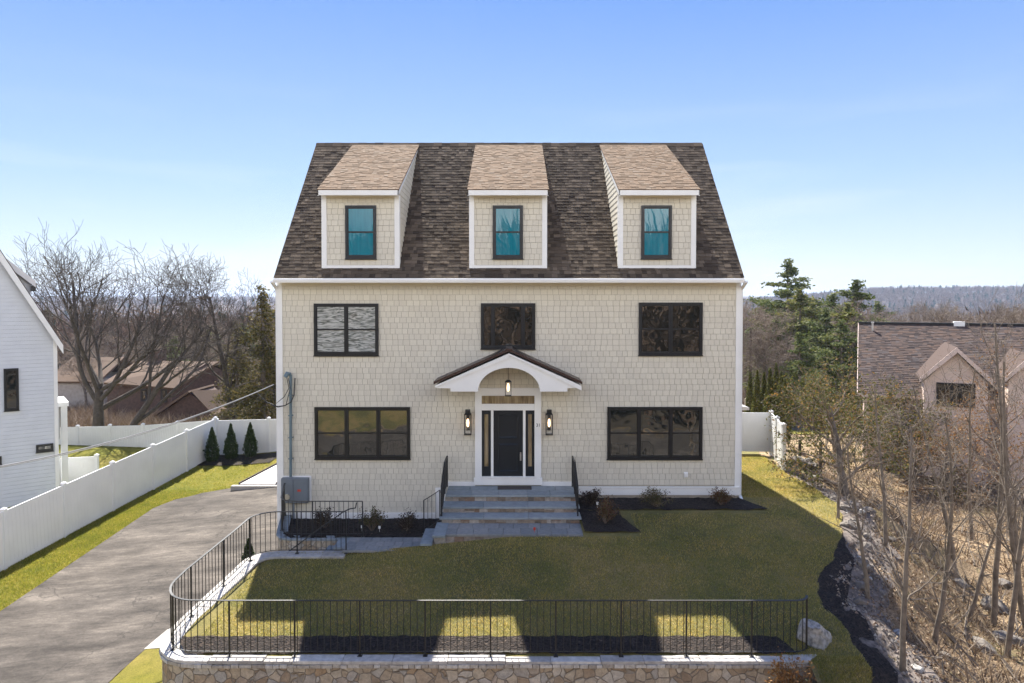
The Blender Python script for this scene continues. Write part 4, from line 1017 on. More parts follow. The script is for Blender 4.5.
fence('vinyl_fence', [(-14.6, 33.3, -1.55), (-19, 35, -2.1), (-25, 36.5, -2.5)], 1.75, "white vinyl fence behind the neighbouring white house", step=2.44)
fence('vinyl_fence', [(P(58, 480, 28.5).x, 28.5, -2.3), (P(97, 480, 28.8).x, 28.8, -2.3)], 1.75, 'low white vinyl gate fence between the white house and the long fence')
fence('vinyl_fence', [(6.4, 27.9, -.12), (P(771, 450, 27.6).x, 27.6, -.12), (P(783.5, 460, 23.9).x, 23.9, .02)], 1.62, 'white vinyl fence at the back right corner of the house')
# ------------------------------------------------------------------ bulkhead at the back of the driveway
bk = empty('bulkhead_roof', (-10, 30, -1.7), 'white sloped metal cover with dark seams at the end of the driveway', 'bulkhead')
za, zb_ = -1.68, -1.0
A0, A1 = P(238, 486, 28.9), P(281.5, 487.5, 28.9); B0, B1 = P(279.5, 462.5, 31.2), P(300, 462.5, 31.2)
A0, A1 = Vector((-11.45, 29.15, -1.62)), Vector((-7.0, 29.15, -1.62)); B0, B1 = Vector((-10.3, 32.2, -1.0)), Vector((-7.0, 32.2, -.6))
A0, A1, B0, B1 = PZ(239, 484, -1.46), PZ(290, 484, -1.46), P(281, 462, 31.2), P(305, 460, 31.2); A1.x = B1.x = HX0
mb = MB(); mb.hexa([v+Vector((0, 0, -.12)) for v in (A0, A1, B1, B0)], [A0, A1, B1, B0]); mb.build('cover', M['roofmetal_white'], bk)
for t in (.0, .36, .72):
    mb = MB(); a = A0.lerp(A1, t); b = B0.lerp(B1, t); mb.bar(a+Vector((0, 0, .03)), b+Vector((0, 0, .03)), .05, .06); mb.build('seam', M['wood_dark'], bk)
mb = MB(); mb.box(A0.x-.25, A0.y-.22, -1.95, A1.x, A0.y-.005, A0.z-.03); mb.build('curb', M['concrete'], bk)

# ------------------------------------------------------------------ rocks
def rock_mesh(seed, sub=3, amp=.35):
    r = random.Random(seed); bpy.ops.mesh.primitive_ico_sphere_add(subdivisions=sub, radius=.5); o = bpy.context.object; me = o.data.copy(); bpy.data.objects.remove(o)
    pl = [(Vector((r.uniform(-1, 1), r.uniform(-1, 1), r.uniform(-.6, 1))).normalized(), r.uniform(.28, .43)) for _ in range(16)]
    for v in me.vertices:
        p = v.co.copy()
        for nn, dd in pl:
            k = p.dot(nn)
            if k > dd: p -= nn*(k-dd)*.92
        p *= 1+.05*hn(p.x*3, p.y*3+p.z*2, 4, seed)+.022*hn(p.x*9+p.z*7, p.y*11-p.z*5, 3, seed+1); v.co = p
    me.materials.clear(); return me
rocks = [rock_mesh(i, 4) for i in range(5)]
def rock(x, y, z, s, mat, label, i=0, rot=0, name='rock', group=None):
    me = rocks[i].copy() if mat else rocks[i]
    key = (i, mat)
    if key not in _rk: me.materials.append(M[mat]); _rk[key] = me
    o = link_obj(name, _rk[key]); o.location = (x, y, z); o.scale = s; o.rotation_euler = (ry.uniform(-.3, .3), ry.uniform(-.3, .3), rot)
    return tag(o, label, 'rock', group)
_rk = {}
b = P(811, 637, 13.5); o = rock(b.x, b.y, b.z+.0, (.78, .8, 1.05), 'rock', 'large pale boulder at the right end of the railing', 1, .4, 'boulder'); o.rotation_euler = (.1, -.45, .3)
b = P(804, 664, 13.15); rock(b.x+.05, b.y, b.z-.1, (.5, .6, .7), 'rock', 'pale boulder closing the right end of the stone wall', 2, 1.1, 'boulder')
k = 0
rr = random.Random(3)
for i in range(64):                                                # rubble along the bank
    d = rr.uniform(12.8, 24.5); e = Xe(d); band = interp(d, [(12, .55), (15, .9), (17.5, .2), (21, .1), (25, .0)])
    x = e+band+abs(rr.gauss(0, .75)); z = G(x, d); s = rr.choice([.1, .12, .15, .2, .25, .36])*rr.uniform(.7, 1.2)
    near = 'in the shaded bank below the lawn' if d < 18 else 'on the sunny bank beside the lawn'
    rock(x, d, z+s*.12, (s*rr.uniform(.8, 1.4), s*rr.uniform(.8, 1.2), s*rr.uniform(.5, .8)), rr.choice(['rock_grey', 'rock_grey', 'rock_grey', 'rock_grey', 'rock']), 'rough stone lying '+near, i % 5, rr.uniform(0, 6), group='stones on the bank right of the lawn')
for px, py, s in ((997, 610, .8), (978, 580, .5), (960, 592, .6), (1010, 640, .9), (880, 560, .6), (868, 585, .5), (1003, 585, .6), (940, 560, .35), (985, 655, .7), (905, 585, .4)):
    p = PZ(px, py, -2.2); rock(p.x, p.y, G(p.x, p.y)+s*.08, (s*1.1, s*.8, s*.5), 'rock_grey', 'larger grey stone among the dry grass of the wood', int(s*10) % 5, s*7, group='stones in the wood floor')
for px, py, h in ((799.7, 460, .78), (820.3, 471.5, 1.05)):
    d = 26.2 if px < 810 else 24.6; p = P(px, py, d); mb = MB(); mb.box(p.x-.045, d-.045, p.z-.15, p.x+.045, d+.045, p.z+h); mb.build('tmp', None) if False else None
    tag(mb.build('fence_post', M['wood_dark'], None, bevel=.008), 'short dark wooden post, %s of the two right of the white fence' % ('left' if px < 810 else 'right'), 'post')
for px, py, i in ((797, 466, 0), (806, 468, 1), (812, 462, 2)):
    p = P(px, py, 25.3); rock(p.x, p.y, G(p.x, p.y)+.15, (.9, .6, .5), 'rock_grey', 'dark rock in the heap beside the two dark posts', i, i, group='rock heap by the posts')

# ------------------------------------------------------------------ trees
def rot_about(v, ax, a): return Matrix.Rotation(a, 3, ax) @ v
def grow(rng, cfg):
    """returns paths: (level, points, radii)"""
    paths = []
    def rec(p, d, Ln, r, lv):
        n = cfg['seg'][lv]; pts = [p.copy()]; rad = [r]; dd = d.copy(); end_r = r*cfg.get('taper', .45)
        for i in range(n):
            w_ = cfg['wig'][lv]
            dd = (dd+Vector((rng.gauss(0, w_), rng.gauss(0, w_), rng.gauss(0, w_)))+Vector((0, 0, cfg['up'][lv]))).normalized()
            p = p+dd*(Ln/n); pts.append(p.copy()); rad.append(lerp(r, end_r, (i+1)/n))
        paths.append((lv, pts, rad))
        if lv+1 >= len(cfg['n']): return
        k = cfg['n'][lv+1]
        for j in range(k):
            t = lerp(cfg['t0'][lv+1], 1., (j+rng.random()*.8)/k) if k > 1 else 1.
            t = min(t, 1.); i = min(int(t*n), n-1); f = t*n-i
            q_ = pts[i].lerp(pts[i+1], f); rr = lerp(rad[i], rad[i+1], f)
            ax = (pts[i+1]-pts[i]).normalized(); perp = ax.orthogonal().normalized()
            perp = rot_about(perp, ax, j*2.4+rng.uniform(-.5, .5))
            an = R(rng.uniform(*cfg['ang'][lv+1]))
            nd = (ax*math.cos(an)+perp*math.sin(an)).normalized()
            rec(q_, nd, cfg['len'][lv+1]*rng.uniform(.7, 1.15)*(1-cfg.get('short', .35)*t), min(rr*.95, rr*cfg['rr'][lv+1]), lv+1)
    rec(Vector((0, 0, -.25)), Vector((cfg.get('lean', 0), 0, 1)).normalized(), cfg['len'][0], cfg['r0'], 0)
    return paths
def path_mesh(paths, lvls, name, mat, parent, sides=(9, 7, 5, 3, 3, 3), rmin=.0035):
    mb = MB()
    for lv, pts, rad in paths:
        if lv in lvls: mb.tube(pts, [max(x, rmin) for x in rad], sides[lv], caps=False)
    return mb.build(name, mat, parent, smooth=True)
def bare_tree(seed, cfg, label, loc, cat='tree', mat='bark', twig='bark_twig', name='bare_tree', group=None, rmin=.006, split=2, H=None):
    rng = random.Random(seed); ps = grow(rng, cfg)
    if H:
        k = H/max(q_.z for p in ps for q_ in p[1]); ps = [(l, [q_*k for q_ in a], b) for l, a, b in ps]
    e = empty(name, loc, label, cat, group)
    hi = len(cfg['n']); o1 = path_mesh(ps, range(0, split), 'trunk', M[mat], None, rmin=rmin); o2 = path_mesh(ps, range(split, hi), 'crown', M[twig], None, rmin=rmin)
    o1.parent = e; o2.parent = e; e['top'] = max(p[1][-1].z for p in ps)
    return e, ps
def leaves_mesh(pts, size, rng, name, mat, parent, flat=.0, long=1.):
    """one small triangle pair per point, random orientation"""
    n = len(pts); g = np.random.default_rng(rng); P_ = np.array(pts, dtype=float).reshape(-1, 3)
    a = g.normal(size=(n, 3)); a[:, 2] *= (1-flat); a /= np.linalg.norm(a, axis=1)[:, None]
    b = g.normal(size=(n, 3)); b -= a*(a*b).sum(1)[:, None]; b /= np.linalg.norm(b, axis=1)[:, None]
    s = size*g.uniform(.6, 1.3, size=(n, 1))
    V = np.stack([P_-a*s*long, P_-b*s*.45, P_+a*s*long, P_+b*s*.45], axis=1)
    return np_mesh(name, V, 4, M[mat] if isinstance(mat, str) else mat, parent)

# the wide old tree behind the left fence
big = dict(n=[1, 7, 7, 6, 8], len=[3.4, 7.6, 4.2, 2.2, 1.1], seg=[5, 10, 6, 5, 3], wig=[.04, .10, .12, .16, .22], up=[0, .07, .06, .05, .03], ang=[(0, 0), (18, 58), (20, 46), (22, 50), (25, 55)], t0=[0, .6, .25, .2, .15], rr=[1, .58, .48, .5, .5], r0=.38, taper=.5, short=.3)
b = P(97, 428, 39)
bare_tree(21, big, 'great spreading bare tree behind the fence at the left', (b.x, 39, b.z-1.1), mat='bark_backlit', twig='bark_backlit', rmin=.009, H=P(97, 213, 39).z-b.z+1.1)
sec = dict(big); sec.update(lean=.55, r0=.22, len=[4.2, 5.6, 3.2, 1.8, .9], n=[1, 4, 5, 4, 4], t0=[0, .35, .2, .2, .15], ang=[(0, 0), (18, 45), (22, 50), (25, 55), (25, 60)])
b = P(116, 428, 37.5)
bare_tree(8, sec, 'leaning bare tree just right of the great spreading tree', (b.x, 37.5, b.z-1.1), mat='bark_backlit', twig='bark_backlit', rmin=.010, H=P(97, 240, 37.5).z-b.z+1.1)
mid = dict(n=[1, 10, 6, 5, 5], len=[8.5, 4.2, 2.6, 1.6, .8], seg=[8, 6, 5, 4, 2], wig=[.05, .13, .17, .2, .25], up=[.02, .08, .06, .05, .03], ang=[(0, 0), (25, 55), (25, 50), (25, 55), (25, 60)], t0=[0, .3, .2, .2, .15], rr=[1, .5, .55, .5, .5], r0=.2, taper=.3, short=.45)
b = P(236, 425, 41)
bare_tree(5, mid, 'bare tree left of the drooping evergreen near the house', (b.x, 41, b.z-.8), mat='bark_backlit', twig='bark_backlit', rmin=.008, H=P(97, 243, 41).z-b.z+.8)
# shared kinds for the woods
BT = []
for i, (s, cf) in enumerate(((31, mid), (32, dict(mid, len=[10.5, 3.6, 2.4, 1.4, .7], r0=.22)), (33, dict(mid, len=[6.5, 5, 3.2, 1.9, .9], n=[1, 8, 6, 6, 5])), (34, dict(mid, len=[8, 3.2, 2.2, 1.3, .7], n=[1, 12, 6, 5, 5])))):
    cf = dict(cf); cf['n'] = list(cf['n'])[:5]
    e, _ = bare_tree(s, cf, 'tmp', (0, 0, -500), rmin=.016, mat='bark', twig='bark_twig'); BT.append(e)
def conifer(seed, H, Rb, nwh, mat, name, droop=.0, leaf=.14, clear=.12, dens=1., irr=.25, per=5, parent=None, tr=.2):
    rng = random.Random(seed); e = empty(name, (0, 0, -500), 'tmp', 'evergreen tree'); mb = MB()
    mb.tube([(0, 0, -.4), (.05, 0, H*.5), (0, .05, H*.97)], [tr, tr*.6, .03], 8, caps=False); pts = []
    for i in range(nwh):
        f = i/(nwh-1); z = lerp(H*clear, H*.97, f); rb = Rb*(1-f)**.75*(.55+.45*min(1, f*5+.3))+.25
        for k in range(per):
            if rng.random() < .15: continue
            az = rng.uniform(0, 2*math.pi); ln = rb*rng.uniform(1-irr*1.6, 1+irr); tip = Vector((math.cos(az)*ln, math.sin(az)*ln, z+ln*(.25-droop)+rng.uniform(-.55, .55))); base = Vector((0, 0, z-ln*.05))
            mb.tube([base, base.lerp(tip, .5)+Vector((0, 0, .05*ln)), tip], [.05*(1-f)+.015, .03, .01], 4, caps=False)
            nl = int(60*ln*dens)
            for _ in range(nl):
                t = rng.random()**.6; c = base.lerp(tip, .22+.78*t); w_ = .10+.24*ln*(1-abs(t-.6))*.6
                q_ = c+Vector((rng.gauss(0, w_), rng.gauss(0, w_), rng.gauss(0, w_*.38)-droop*abs(rng.gauss(0, .6))))
                pts.append(q_)
    for _ in range(int(120*dens)): a = rng.random(); pts.append(Vector((rng.gauss(0, .15), rng.gauss(0, .15), H*(.9+.12*a))))
    mb.build('trunk', M['bark'], e).location = (0, 0, 0); c = leaves_mesh(pts, leaf, seed, 'crown', mat, e, .3); c.location = (0, 0, 0)
    return e
PINE = [conifer(41, 13, 3.3, 19, 'needle', 'pine_tree', leaf=.15, irr=.5, clear=.2, dens=1.6, tr=.25), conifer(42, 11, 2.6, 19, 'needle', 'pine_tree', leaf=.14, irr=.35, clear=.12, dens=1.6, tr=.25), conifer(43, 12, 3.0, 19, 'needle_yel', 'pine_tree', leaf=.15, irr=.4, clear=.15, dens=1.6, tr=.25)]
HEM = conifer(44, 9.5, 2.3, 22, 'hemlock', 'hemlock_tree', droop=.7, leaf=.12, clear=.05, dens=1.1, irr=.35, per=6)
for e in BT+PINE+[HEM]:
    for c in kids(e): c.location = (0, 0, 0)
used_proto = set()
def wx_(p): return 1.25 if p in PINE else 1.
def place(proto, label, px, py_top, d, group=None, z=None, rz=None, H=None):
    x = P(px, 300, d).x; zb = (G(x, d) if z is None else z); zt = P(px, py_top, d).z
    h0 = H or TOPS[proto.name]; s = (zt-zb)/h0
    rzz = rr.uniform(0, 6.28) if rz is None else rz
    if proto.name not in used_proto:
        used_proto.add(proto.name); proto.location = (x, d, zb-.05); proto.rotation_euler = (0, 0, rzz); proto.scale = (s*wx_(proto), s*wx_(proto), s); proto['label'] = label
        if group: proto['group'] = group
        KID[proto.name] = kids(proto)
        for c in KID[proto.name]: KID[c.name] = kids(c)
        return proto
    return copy_tree(proto, label, (x, d, zb-.05), rzz, (s*wx_(proto), s*wx_(proto), s), group)
TOPS = {}
for e in BT: TOPS[e.name] = max(max(v.co.z for v in c.data.vertices) for c in kids(e))
for e, h in zip(PINE+[HEM], (13.4, 11.4, 12.4, 9.9)): TOPS[e.name] = h
place(HEM, 'drooping olive evergreen beside the left edge of the house', 262, 280, 40.5, rz=1.)
place(HEM, 'smaller drooping evergreen left of the one beside the house', 236, 318, 47)
# right: the pines against the sky
place(PINE[0], 'tall ragged pine rising above the skyline right of the house', 788, 257, 84, rz=.6)
place(PINE[1], 'dense dark pine just left of the right hand house roof', 855, 277, 70, rz=2.)
for px, pt, d, k, lab in ((765, 297, 90, 2, 'yellowish pine low beside the tall ragged pine'), (812, 300, 76, 2, 'broad yellow green pine between the two tall pines'), (832, 291, 95, 1, 'dark pine behind the gap of the two tall pines'),
                          (842, 318, 60, 0, 'dark pine behind the bushes left of the neighbouring house'), (878, 300, 118, 0, 'distant pine behind the ridge of the right hand house'), (800, 330, 58, 1, 'low pine at the street behind the arborvitae row'),
                          (800, 286, 72, 2, 'broad yellow green pine in front of the tall ragged pine'), (826, 306, 66, 0, 'full green pine in the middle of the row of pines'), (848, 300, 64, 2, 'full green pine nearest the right hand house'), (776, 318, 70, 1, 'green pine behind the tips of the arborvitae clump')):
    place(PINE[k], lab, px, pt, d)
rg = random.Random(77)
gl, gr = 'bare trees of the wood behind the left fence', 'bare trees of the wood right of the house'
for i in range(46):
    d = rg.uniform(52, 125); px = rg.uniform(-10, 285); top = rg.uniform(318, 345) if d > 80 else rg.uniform(335, 372)
    if 100 < px < 235 and d < 68: continue
    place(BT[i % 4], 'thin grey brown bare tree in the wood behind the left fence', px, top, d, gl)
for i in range(40):
    d = rg.uniform(58, 120); px = rg.uniform(738, 860); top = rg.uniform(293, 340)
    if px > 782 and px < 845 and d < 72: continue
    place(BT[i % 4], 'brown bare tree in the wood between the two houses', px, top, d, gr)
for i in range(16):
    d = rg.uniform(60, 125); px = rg.uniform(860, 1040); place(BT[i % 4], 'bare treetop showing above the right hand roof', px, rg.uniform(296, 318), d, 'bare trees behind the right hand house')
for i in range(9):
    d = rg.uniform(70, 130); px = rg.uniform(150, 280); place(PINE[i % 3], 'small green pine in the wood behind the brown house', px, rg.uniform(318, 345), d, 'pines in the left wood')
# far wood as one mass
def far_wood():
    g = np.random.default_rng(9); tv = {}
    def variant(seed, kind):
        r = np.random.default_rng(seed); n = 150 if kind == 0 else 130
        if kind == 0:                                              # bare crown: thin slivers fanning up
            th = r.uniform(0, 2*np.pi, n); el = r.uniform(.2, 1.5, n); base = np.stack([np.zeros(n), np.zeros(n), r.uniform(.25, .6, n)], 1)
            rad = r.uniform(.25, .5, n); mid_ = base+np.stack([np.cos(th)*np.cos(el), np.sin(th)*np.cos(el), np.sin(el)*.9], 1)*rad[:, None]
            tip = mid_+np.stack([np.cos(th)*np.cos(el), np.sin(th)*np.cos(el), np.sin(el)], 1)*r.uniform(.08, .2, n)[:, None]+r.normal(0, .05, (n, 3))
            st = np.where((r.random(n) < .25)[:, None], base, mid_-r.normal(0, .06, (n, 3))); w_ = r.normal(0, .022, (n, 3))
            return np.stack([st-w_*.6, st+w_*.6, tip], 1)
        f = r.uniform(0, 1, n); th = r.uniform(0, 2*np.pi, n); rad = (1-f)**.7*.22*np.sqrt(r.uniform(.1, 1, n))
        c = np.stack([np.cos(th)*rad, np.sin(th)*rad, .12+.88*f], 1); a = r.normal(0, .05, (n, 3)); b = r.normal(0, .05, (n, 3))
        return np.stack([c-a, c+b, c+a-b*.3], 1)
    VB = [variant(i, 0) for i in range(6)]; VP = [variant(i+20, 1) for i in range(4)]
    out = {0: [], 1: []}
    def scatter(n, d0, d1, u0, u1, pine, hmul=1.):
        for _ in range(n):
            d = math.exp(g.uniform(math.log(d0), math.log(d1))); px = g.uniform(u0, u1); x = (px-512)*d/683
            if -9 < x < 9 and d < 200: continue
            k = 1 if g.random() < pine else 0; V = (VP if k else VB)[g.integers(0, 4)]
            h = g.uniform(9, 15)*hmul*(1.1 if k else 1.); a = g.uniform(0, 6.28); Rm = np.array([[math.cos(a), -math.sin(a), 0], [math.sin(a), math.cos(a), 0], [0, 0, 1]])
            W_ = V@Rm.T*np.array([h*.9, h*.9, h])*1.0+np.array([x, d, G(x, d)-.3]); out[k].append(W_)
    scatter(900, 125, 320, -60, 1090, .14); scatter(2300, 320, 1000, -80, 1100, .12, .95); scatter(4600, 900, 1500, 560, 1100, .16, 1.0); scatter(1100, 1000, 3200, -80, 560, .2, 1.2)
    return out
fw = far_wood()
M['far_bare'] = island_mat('far_bare_wood', [(0, (.11, .075, .055)), (.5, (.17, .12, .09)), (1, (.235, .17, .13))], .95, ns=.05, nv=.3, spec=.1)
M['far_pine'] = island_mat('far_pine_wood', [(0, (.02, .035, .015)), (1, (.055, .075, .03))], .95, ns=.05, nv=.3, spec=.1)
tag(np_mesh('distant_wood', np.concatenate(fw[0]), 3, M['far_bare']), 'far bare brown woodland filling the valley and hills', kind='stuff')
tag(np_mesh('distant_pine_wood', np.concatenate(fw[1]), 3, M['far_pine']), 'far dark pines dotted through the distant woodland', kind='stuff')
# underbrush in the middle distance so the wood floor is not bare
def brush(name, n, region, h, w_, mat, label, seed, nl=3, zf=G):
    g = random.Random(seed); A = []
    for _ in range(n):
        x, d = region(g)
        if x is None: continue
        z = zf(x, d)
        for _k in range(nl):
            a = Vector((x+g.gauss(0, w_), d+g.gauss(0, w_), z)); hh = h*g.uniform(.4, 1.3); tip = a+Vector((g.gauss(0, hh*.55), g.gauss(0, hh*.55), hh)); s = Vector((g.gauss(0, 1), g.gauss(0, 1), 0)).normalized()*h*.035
            A.append((a-s, a+s, tip))
    return tag(np_mesh(name, np.array(A), 3, M[mat]), label, kind='stuff')
def reg_px(d0, d1, u0, u1):
    def f(g):
        d = g.uniform(d0, d1); return (g.uniform(u0, u1)-512)*d/683, d
    return f
brush('underbrush', 14000, reg_px(40, 130, -20, 290), .95, .5, 'brush', 'tangled brown brush under the left wood', 1)
brush('underbrush', 9000, reg_px(60, 130, 735, 1050), 1.7, .5, 'brush', 'tangled brown brush under the wood at the right', 2)
def reg_wood(g):
    d = g.uniform(12.5, 34); x = (g.uniform(815, 1045)-512)*d/683
    if x < Xe(d)+1.0+(.8 if d < 18 else 0): return None, None
    if hn(x, d, .9, 5) < g.uniform(-1.2, .9): return None, None
    return x, d
brush('dry_grass', 7000, reg_wood, .17, .07, 'straw', 'dry straw coloured grass on the wood floor at the right', 3, 5)
brush('dead_twigs', 900, reg_wood, .55, .15, 'brush', 'dead twiggy stems on the wood floor at the right', 4, 3)
# fallen leaves
def leaves_on(n, reg, mat, label, seed, size=.035):
    g = random.Random(seed); pts = []
    for _ in range(n):
        x, d = reg(g)
        if x is not None: pts.append((x, d, G(x, d)+.02+g.random()*.04))
    o = leaves_mesh(pts, size, seed, 'fallen_leaves', mat, None); tag(o, label, kind='stuff')
def reg_wood2(g):
    d = g.uniform(12.5, 34); x = (g.uniform(815, 1045)-512)*d/683
    return (x, d) if x > Xe(d)+.9 else (None, None)
M['leaf_litter'] = leafmat('leaf_litter', [(0, (.10, .06, .035)), (.5, (.26, .17, .10)), (1, (.48, .38, .27))], .1)
leaves_on(30000, reg_wood2, 'leaf_litter', 'brown fallen leaves under the saplings at the right', 5)
def debris(n, seed):
    g = random.Random(seed); mb = MB()
    for _ in range(n):
        d = g.uniform(12.5, 30); x = (g.uniform(840, 1045)-512)*d/683
        if x < Xe(d)+1.2: continue
        a = g.uniform(0, 3.14); l = g.uniform(.3, 1.8); p = Vector((x, d, G(x, d)+.04)); q_ = Vector((x+math.cos(a)*l, d+math.sin(a)*l, 0)); q_.x = max(q_.x, Xe(q_.y)+.9); q_.z = G(q_.x, q_.y)+g.uniform(.03, .45); m_ = p.lerp(q_, .5)+Vector((g.gauss(0, .08), g.gauss(0, .08), g.uniform(0, .12)))
        mb.tube([p, m_, q_], [g.uniform(.012, .035), .015, .006], 4, caps=False)
    tag(mb.build('fallen_branches', M['bark_pale'], None), 'pale fallen sticks and branches on the wood floor', kind='stuff')
debris(240, 6)
# grass blades
def blades(name, n, reg, zf, mat, label, seed, h=.045):
    g = np.random.default_rng(seed); rng = random.Random(seed); A = np.zeros((n, 3, 3)); k = 0
    while k < n:
        x, d = reg(rng)
        if x is None: continue
        z = zf(x, d); a = rng.uniform(0, 6.28); w_ = .006; hh = h*rng.uniform(.6, 1.5); c, s = math.cos(a)*w_, math.sin(a)*w_
        A[k] = ((x-c, d-s, z), (x+c, d+s, z), (x+rng.gauss(0, hh*.5), d+rng.gauss(0, hh*.5), z+hh)); k += 1
    tag(np_mesh(name, A, 3, M[mat]), label, kind='stuff')
def reg_lawn(r):
    if r.random() < .035:
        d = r.uniform(11.9, 12.95); return r.uniform(5.7, Xe(d)-.03), d
    d = r.uniform(12.9, 17.4) if r.random() < .62 else r.uniform(17.4, 27); 
    x = r.uniform(-6.25, Xe(d)-.03) if d < 17.4 else r.uniform(1.9 if d < 20.5 else HX1, Xe(d))
    if d < 13.5 and x < 5.3: return None, None
    if 17.4 < d < 19.3 and x < 3.3: return None, None
    if 19.0 < d < 20.5 and x < 7.2: return None, None
    return x, d
blades('lawn_grass', 150000, reg_lawn, L, 'blade', 'short grass blades of the front lawn', 7, .035)
def reg_side(r):
    d = r.uniform(15, 33); x = r.uniform(interp(d, [(a[0], a[1]) for a in SL]), interp(d, [(a[0], a[2]) for a in SL]))
    if d > 29: x = r.uniform(interp(d, [(a[0], a[1]) for a in SL]), -7.2)
    return x, d
blades('side_grass', 90000, reg_side, lambda x, y: zdrive(x, y)+.03, 'blade_g', 'bright grass blades along the white fence', 8, .05)
# ------------------------------------------------------------------ small planting
def arborvitae(name, h, r_, label, loc, seed, mat='arbor', n=2600, group=None, cat='evergreen shrub', leaf=.05, tip=.9):
    g = random.Random(seed); e = empty(name, loc, label, cat, group); pts = []
    for _ in range(n):
        f = g.random()**1.15; a = g.uniform(0, 6.28); rad = r_*((.72+1.4*f) if f < .2 else (1-((f-.2)/.8)**1.25)*.97+.03)*(.88+.12*math.sin(a*5+f*19+seed)+g.gauss(0, .08)); rad *= math.sqrt(g.uniform(.45, 1))
        pts.append((math.cos(a)*rad, math.sin(a)*rad, .03+f*h))
    o = leaves_mesh(pts, leaf, seed, 'foliage', mat, e, -.6); o.location = (0, 0, 0)
    mb = MB(); mb.tube([(0, 0, -.1), (0, 0, h*.7)], [.04, .015], 6); t = mb.build('stem', M['bark'], e); t.location = (0, 0, 0)
    return e
for px, pb, pt, d, lab in ((212.3, 461, 428, 31.9, 'leftmost of the three small evergreens along the back fence'), (231, 458.5, 424.5, 32.2, 'middle one of the three small evergreens along the back fence'), (250.5, 456, 423.5, 32.4, 'rightmost of the three small evergreens along the back fence')):
    b = P(px, pb, d); arborvitae('evergreen_shrub', P(px, pt, d).z-b.z, .36, lab, (b.x, d, b.z), int(px), leaf=.055, group='small evergreens in front of the back fence')
strip_bed = strip('', [(31.3, -14.6, -11.2), (33.0, -14.4, -11.0)], lambda x, y: zdrive(x, y)+.07, 0, None, 12, .3)
join_strips('mulch_bed', [strip_bed], M['mulch'], 'dark mulch strip below the three small evergreens')
b = P(248.5, 560, 17.9); zq = zdrive(b.x, 17.9)
arborvitae('dwarf_conifer', P(248, 540.5, 17.9).z-zq, .42, 'dark conical evergreen at the driveway, its tip showing behind the curve of the stone cap', (b.x, 17.9, zq), 9, n=4200, leaf=.035)
mb = MB(); mb.tube([(b.x, 17.2, b.z-.14), (b.x, 17.2, b.z)], [.2, .16], 14); 
mb = MB()
for i, (px, pt, d, r_) in enumerate(((750, 373, 41, .42), (757, 371, 40, .45), (764, 373, 41.5, .45), (770, 369, 40.4, .5), (776, 364, 41.5, .55), (781, 372, 40.0, .5), (785, 379, 39.2, .45))):
    x = P(px, 400, d).x; z = -2.15; arborvitae('arborvitae', P(px, pt, d).z-z, r_, 'narrow yellow green arborvitae in the clump behind the right fence', (x, d, z), 50+i, 'arbor_yellow' if i % 2 else 'arbor_yellow', 2600, 'arborvitae clump behind the right fence', leaf=.075)
def bush(name, r_, h, label, loc, seed, mat, n=900, leaf=.028, cat='shrub', stems=22, group=None):
    g = random.Random(seed); e = empty(name, loc, label, cat, group); mb = MB(); pts = []
    for i in range(stems):
        a = g.uniform(0, 6.28); el = g.uniform(.5, 1.4); l = h*g.uniform(.75, 1.15); tip = Vector((math.cos(a)*math.cos(el)*r_*1.25, math.sin(a)*math.cos(el)*r_*1.25, math.sin(el)*l)); m_ = tip*.5+Vector((g.gauss(0, .02), g.gauss(0, .02), .04))
        mb.tube([(0, 0, -.03), m_, tip], [.010, .006, .003], 4, caps=False)
        for _ in range(n//stems):
            t = g.uniform(.35, 1.05); c = (m_*t*2 if t < .5 else m_.lerp(tip, (t-.5)*2)); pts.append(c+Vector((g.gauss(0, .06), g.gauss(0, .06), g.gauss(0, .05))))
    o = mb.build('stems', M['bark_twig'], e); o.location = (0, 0, 0); o = leaves_mesh(pts, leaf, seed, 'leaves', mat, e); o.location = (0, 0, 0)
    return e
for px, pb, d, r_, h, mat, lab in ((325, 533, 19.2, .36, .50, 'shrub_dark', 'dark purplish shrub below the meter cabinet behind the railing'), (372, 531, 19.0, .40, .62, 'shrub', 'round olive shrub in the left bed, the larger of the two beside the lower path'), (407, 532, 18.9, .34, .52, 'shrub_dark', 'dark reddish shrub in the left bed nearest the steps'),
                                   (592, 507, 19.6, .36, .42, 'shrub_dark', 'low dark shrub against the foundation just right of the steps'), (605, 531, 18.2, .32, .62, 'shrub_red', 'upright reddish shrub in the mulch right of the steps'), (656.5, 509, 19.5, .42, .52, 'shrub', 'rounded olive shrub under the right lower window'), (720.5, 506, 19.7, .32, .44, 'shrub_red', 'small reddish shrub at the right corner of the house')):
    b = P(px, pb, d); z = (zbl if px < 450 else zbr)(b.x, d); bush('shrub', r_, h, lab, (b.x, d, z), int(px), mat, 1300)
b = P(790, 683, 12.45); bush('conifer_shrub', .42, 1.2, 'orange tinged conifer shrub in front of the right end of the stone wall', (b.x, 12.3, -1.75), 12, 'rusty', 3800, leaf=.03, stems=46)
b = P(800, 683, 12.3); bush('conifer_shrub', .35, 1.0, 'brownish conifer shrub beside the orange tinged one at the wall end', (b.x, 12.1, -1.9), 13, 'shrub', 2800, leaf=.03, stems=40)
for px, py, d, lab in ((468.5/1+0, 0, 0, ''),):
    pass
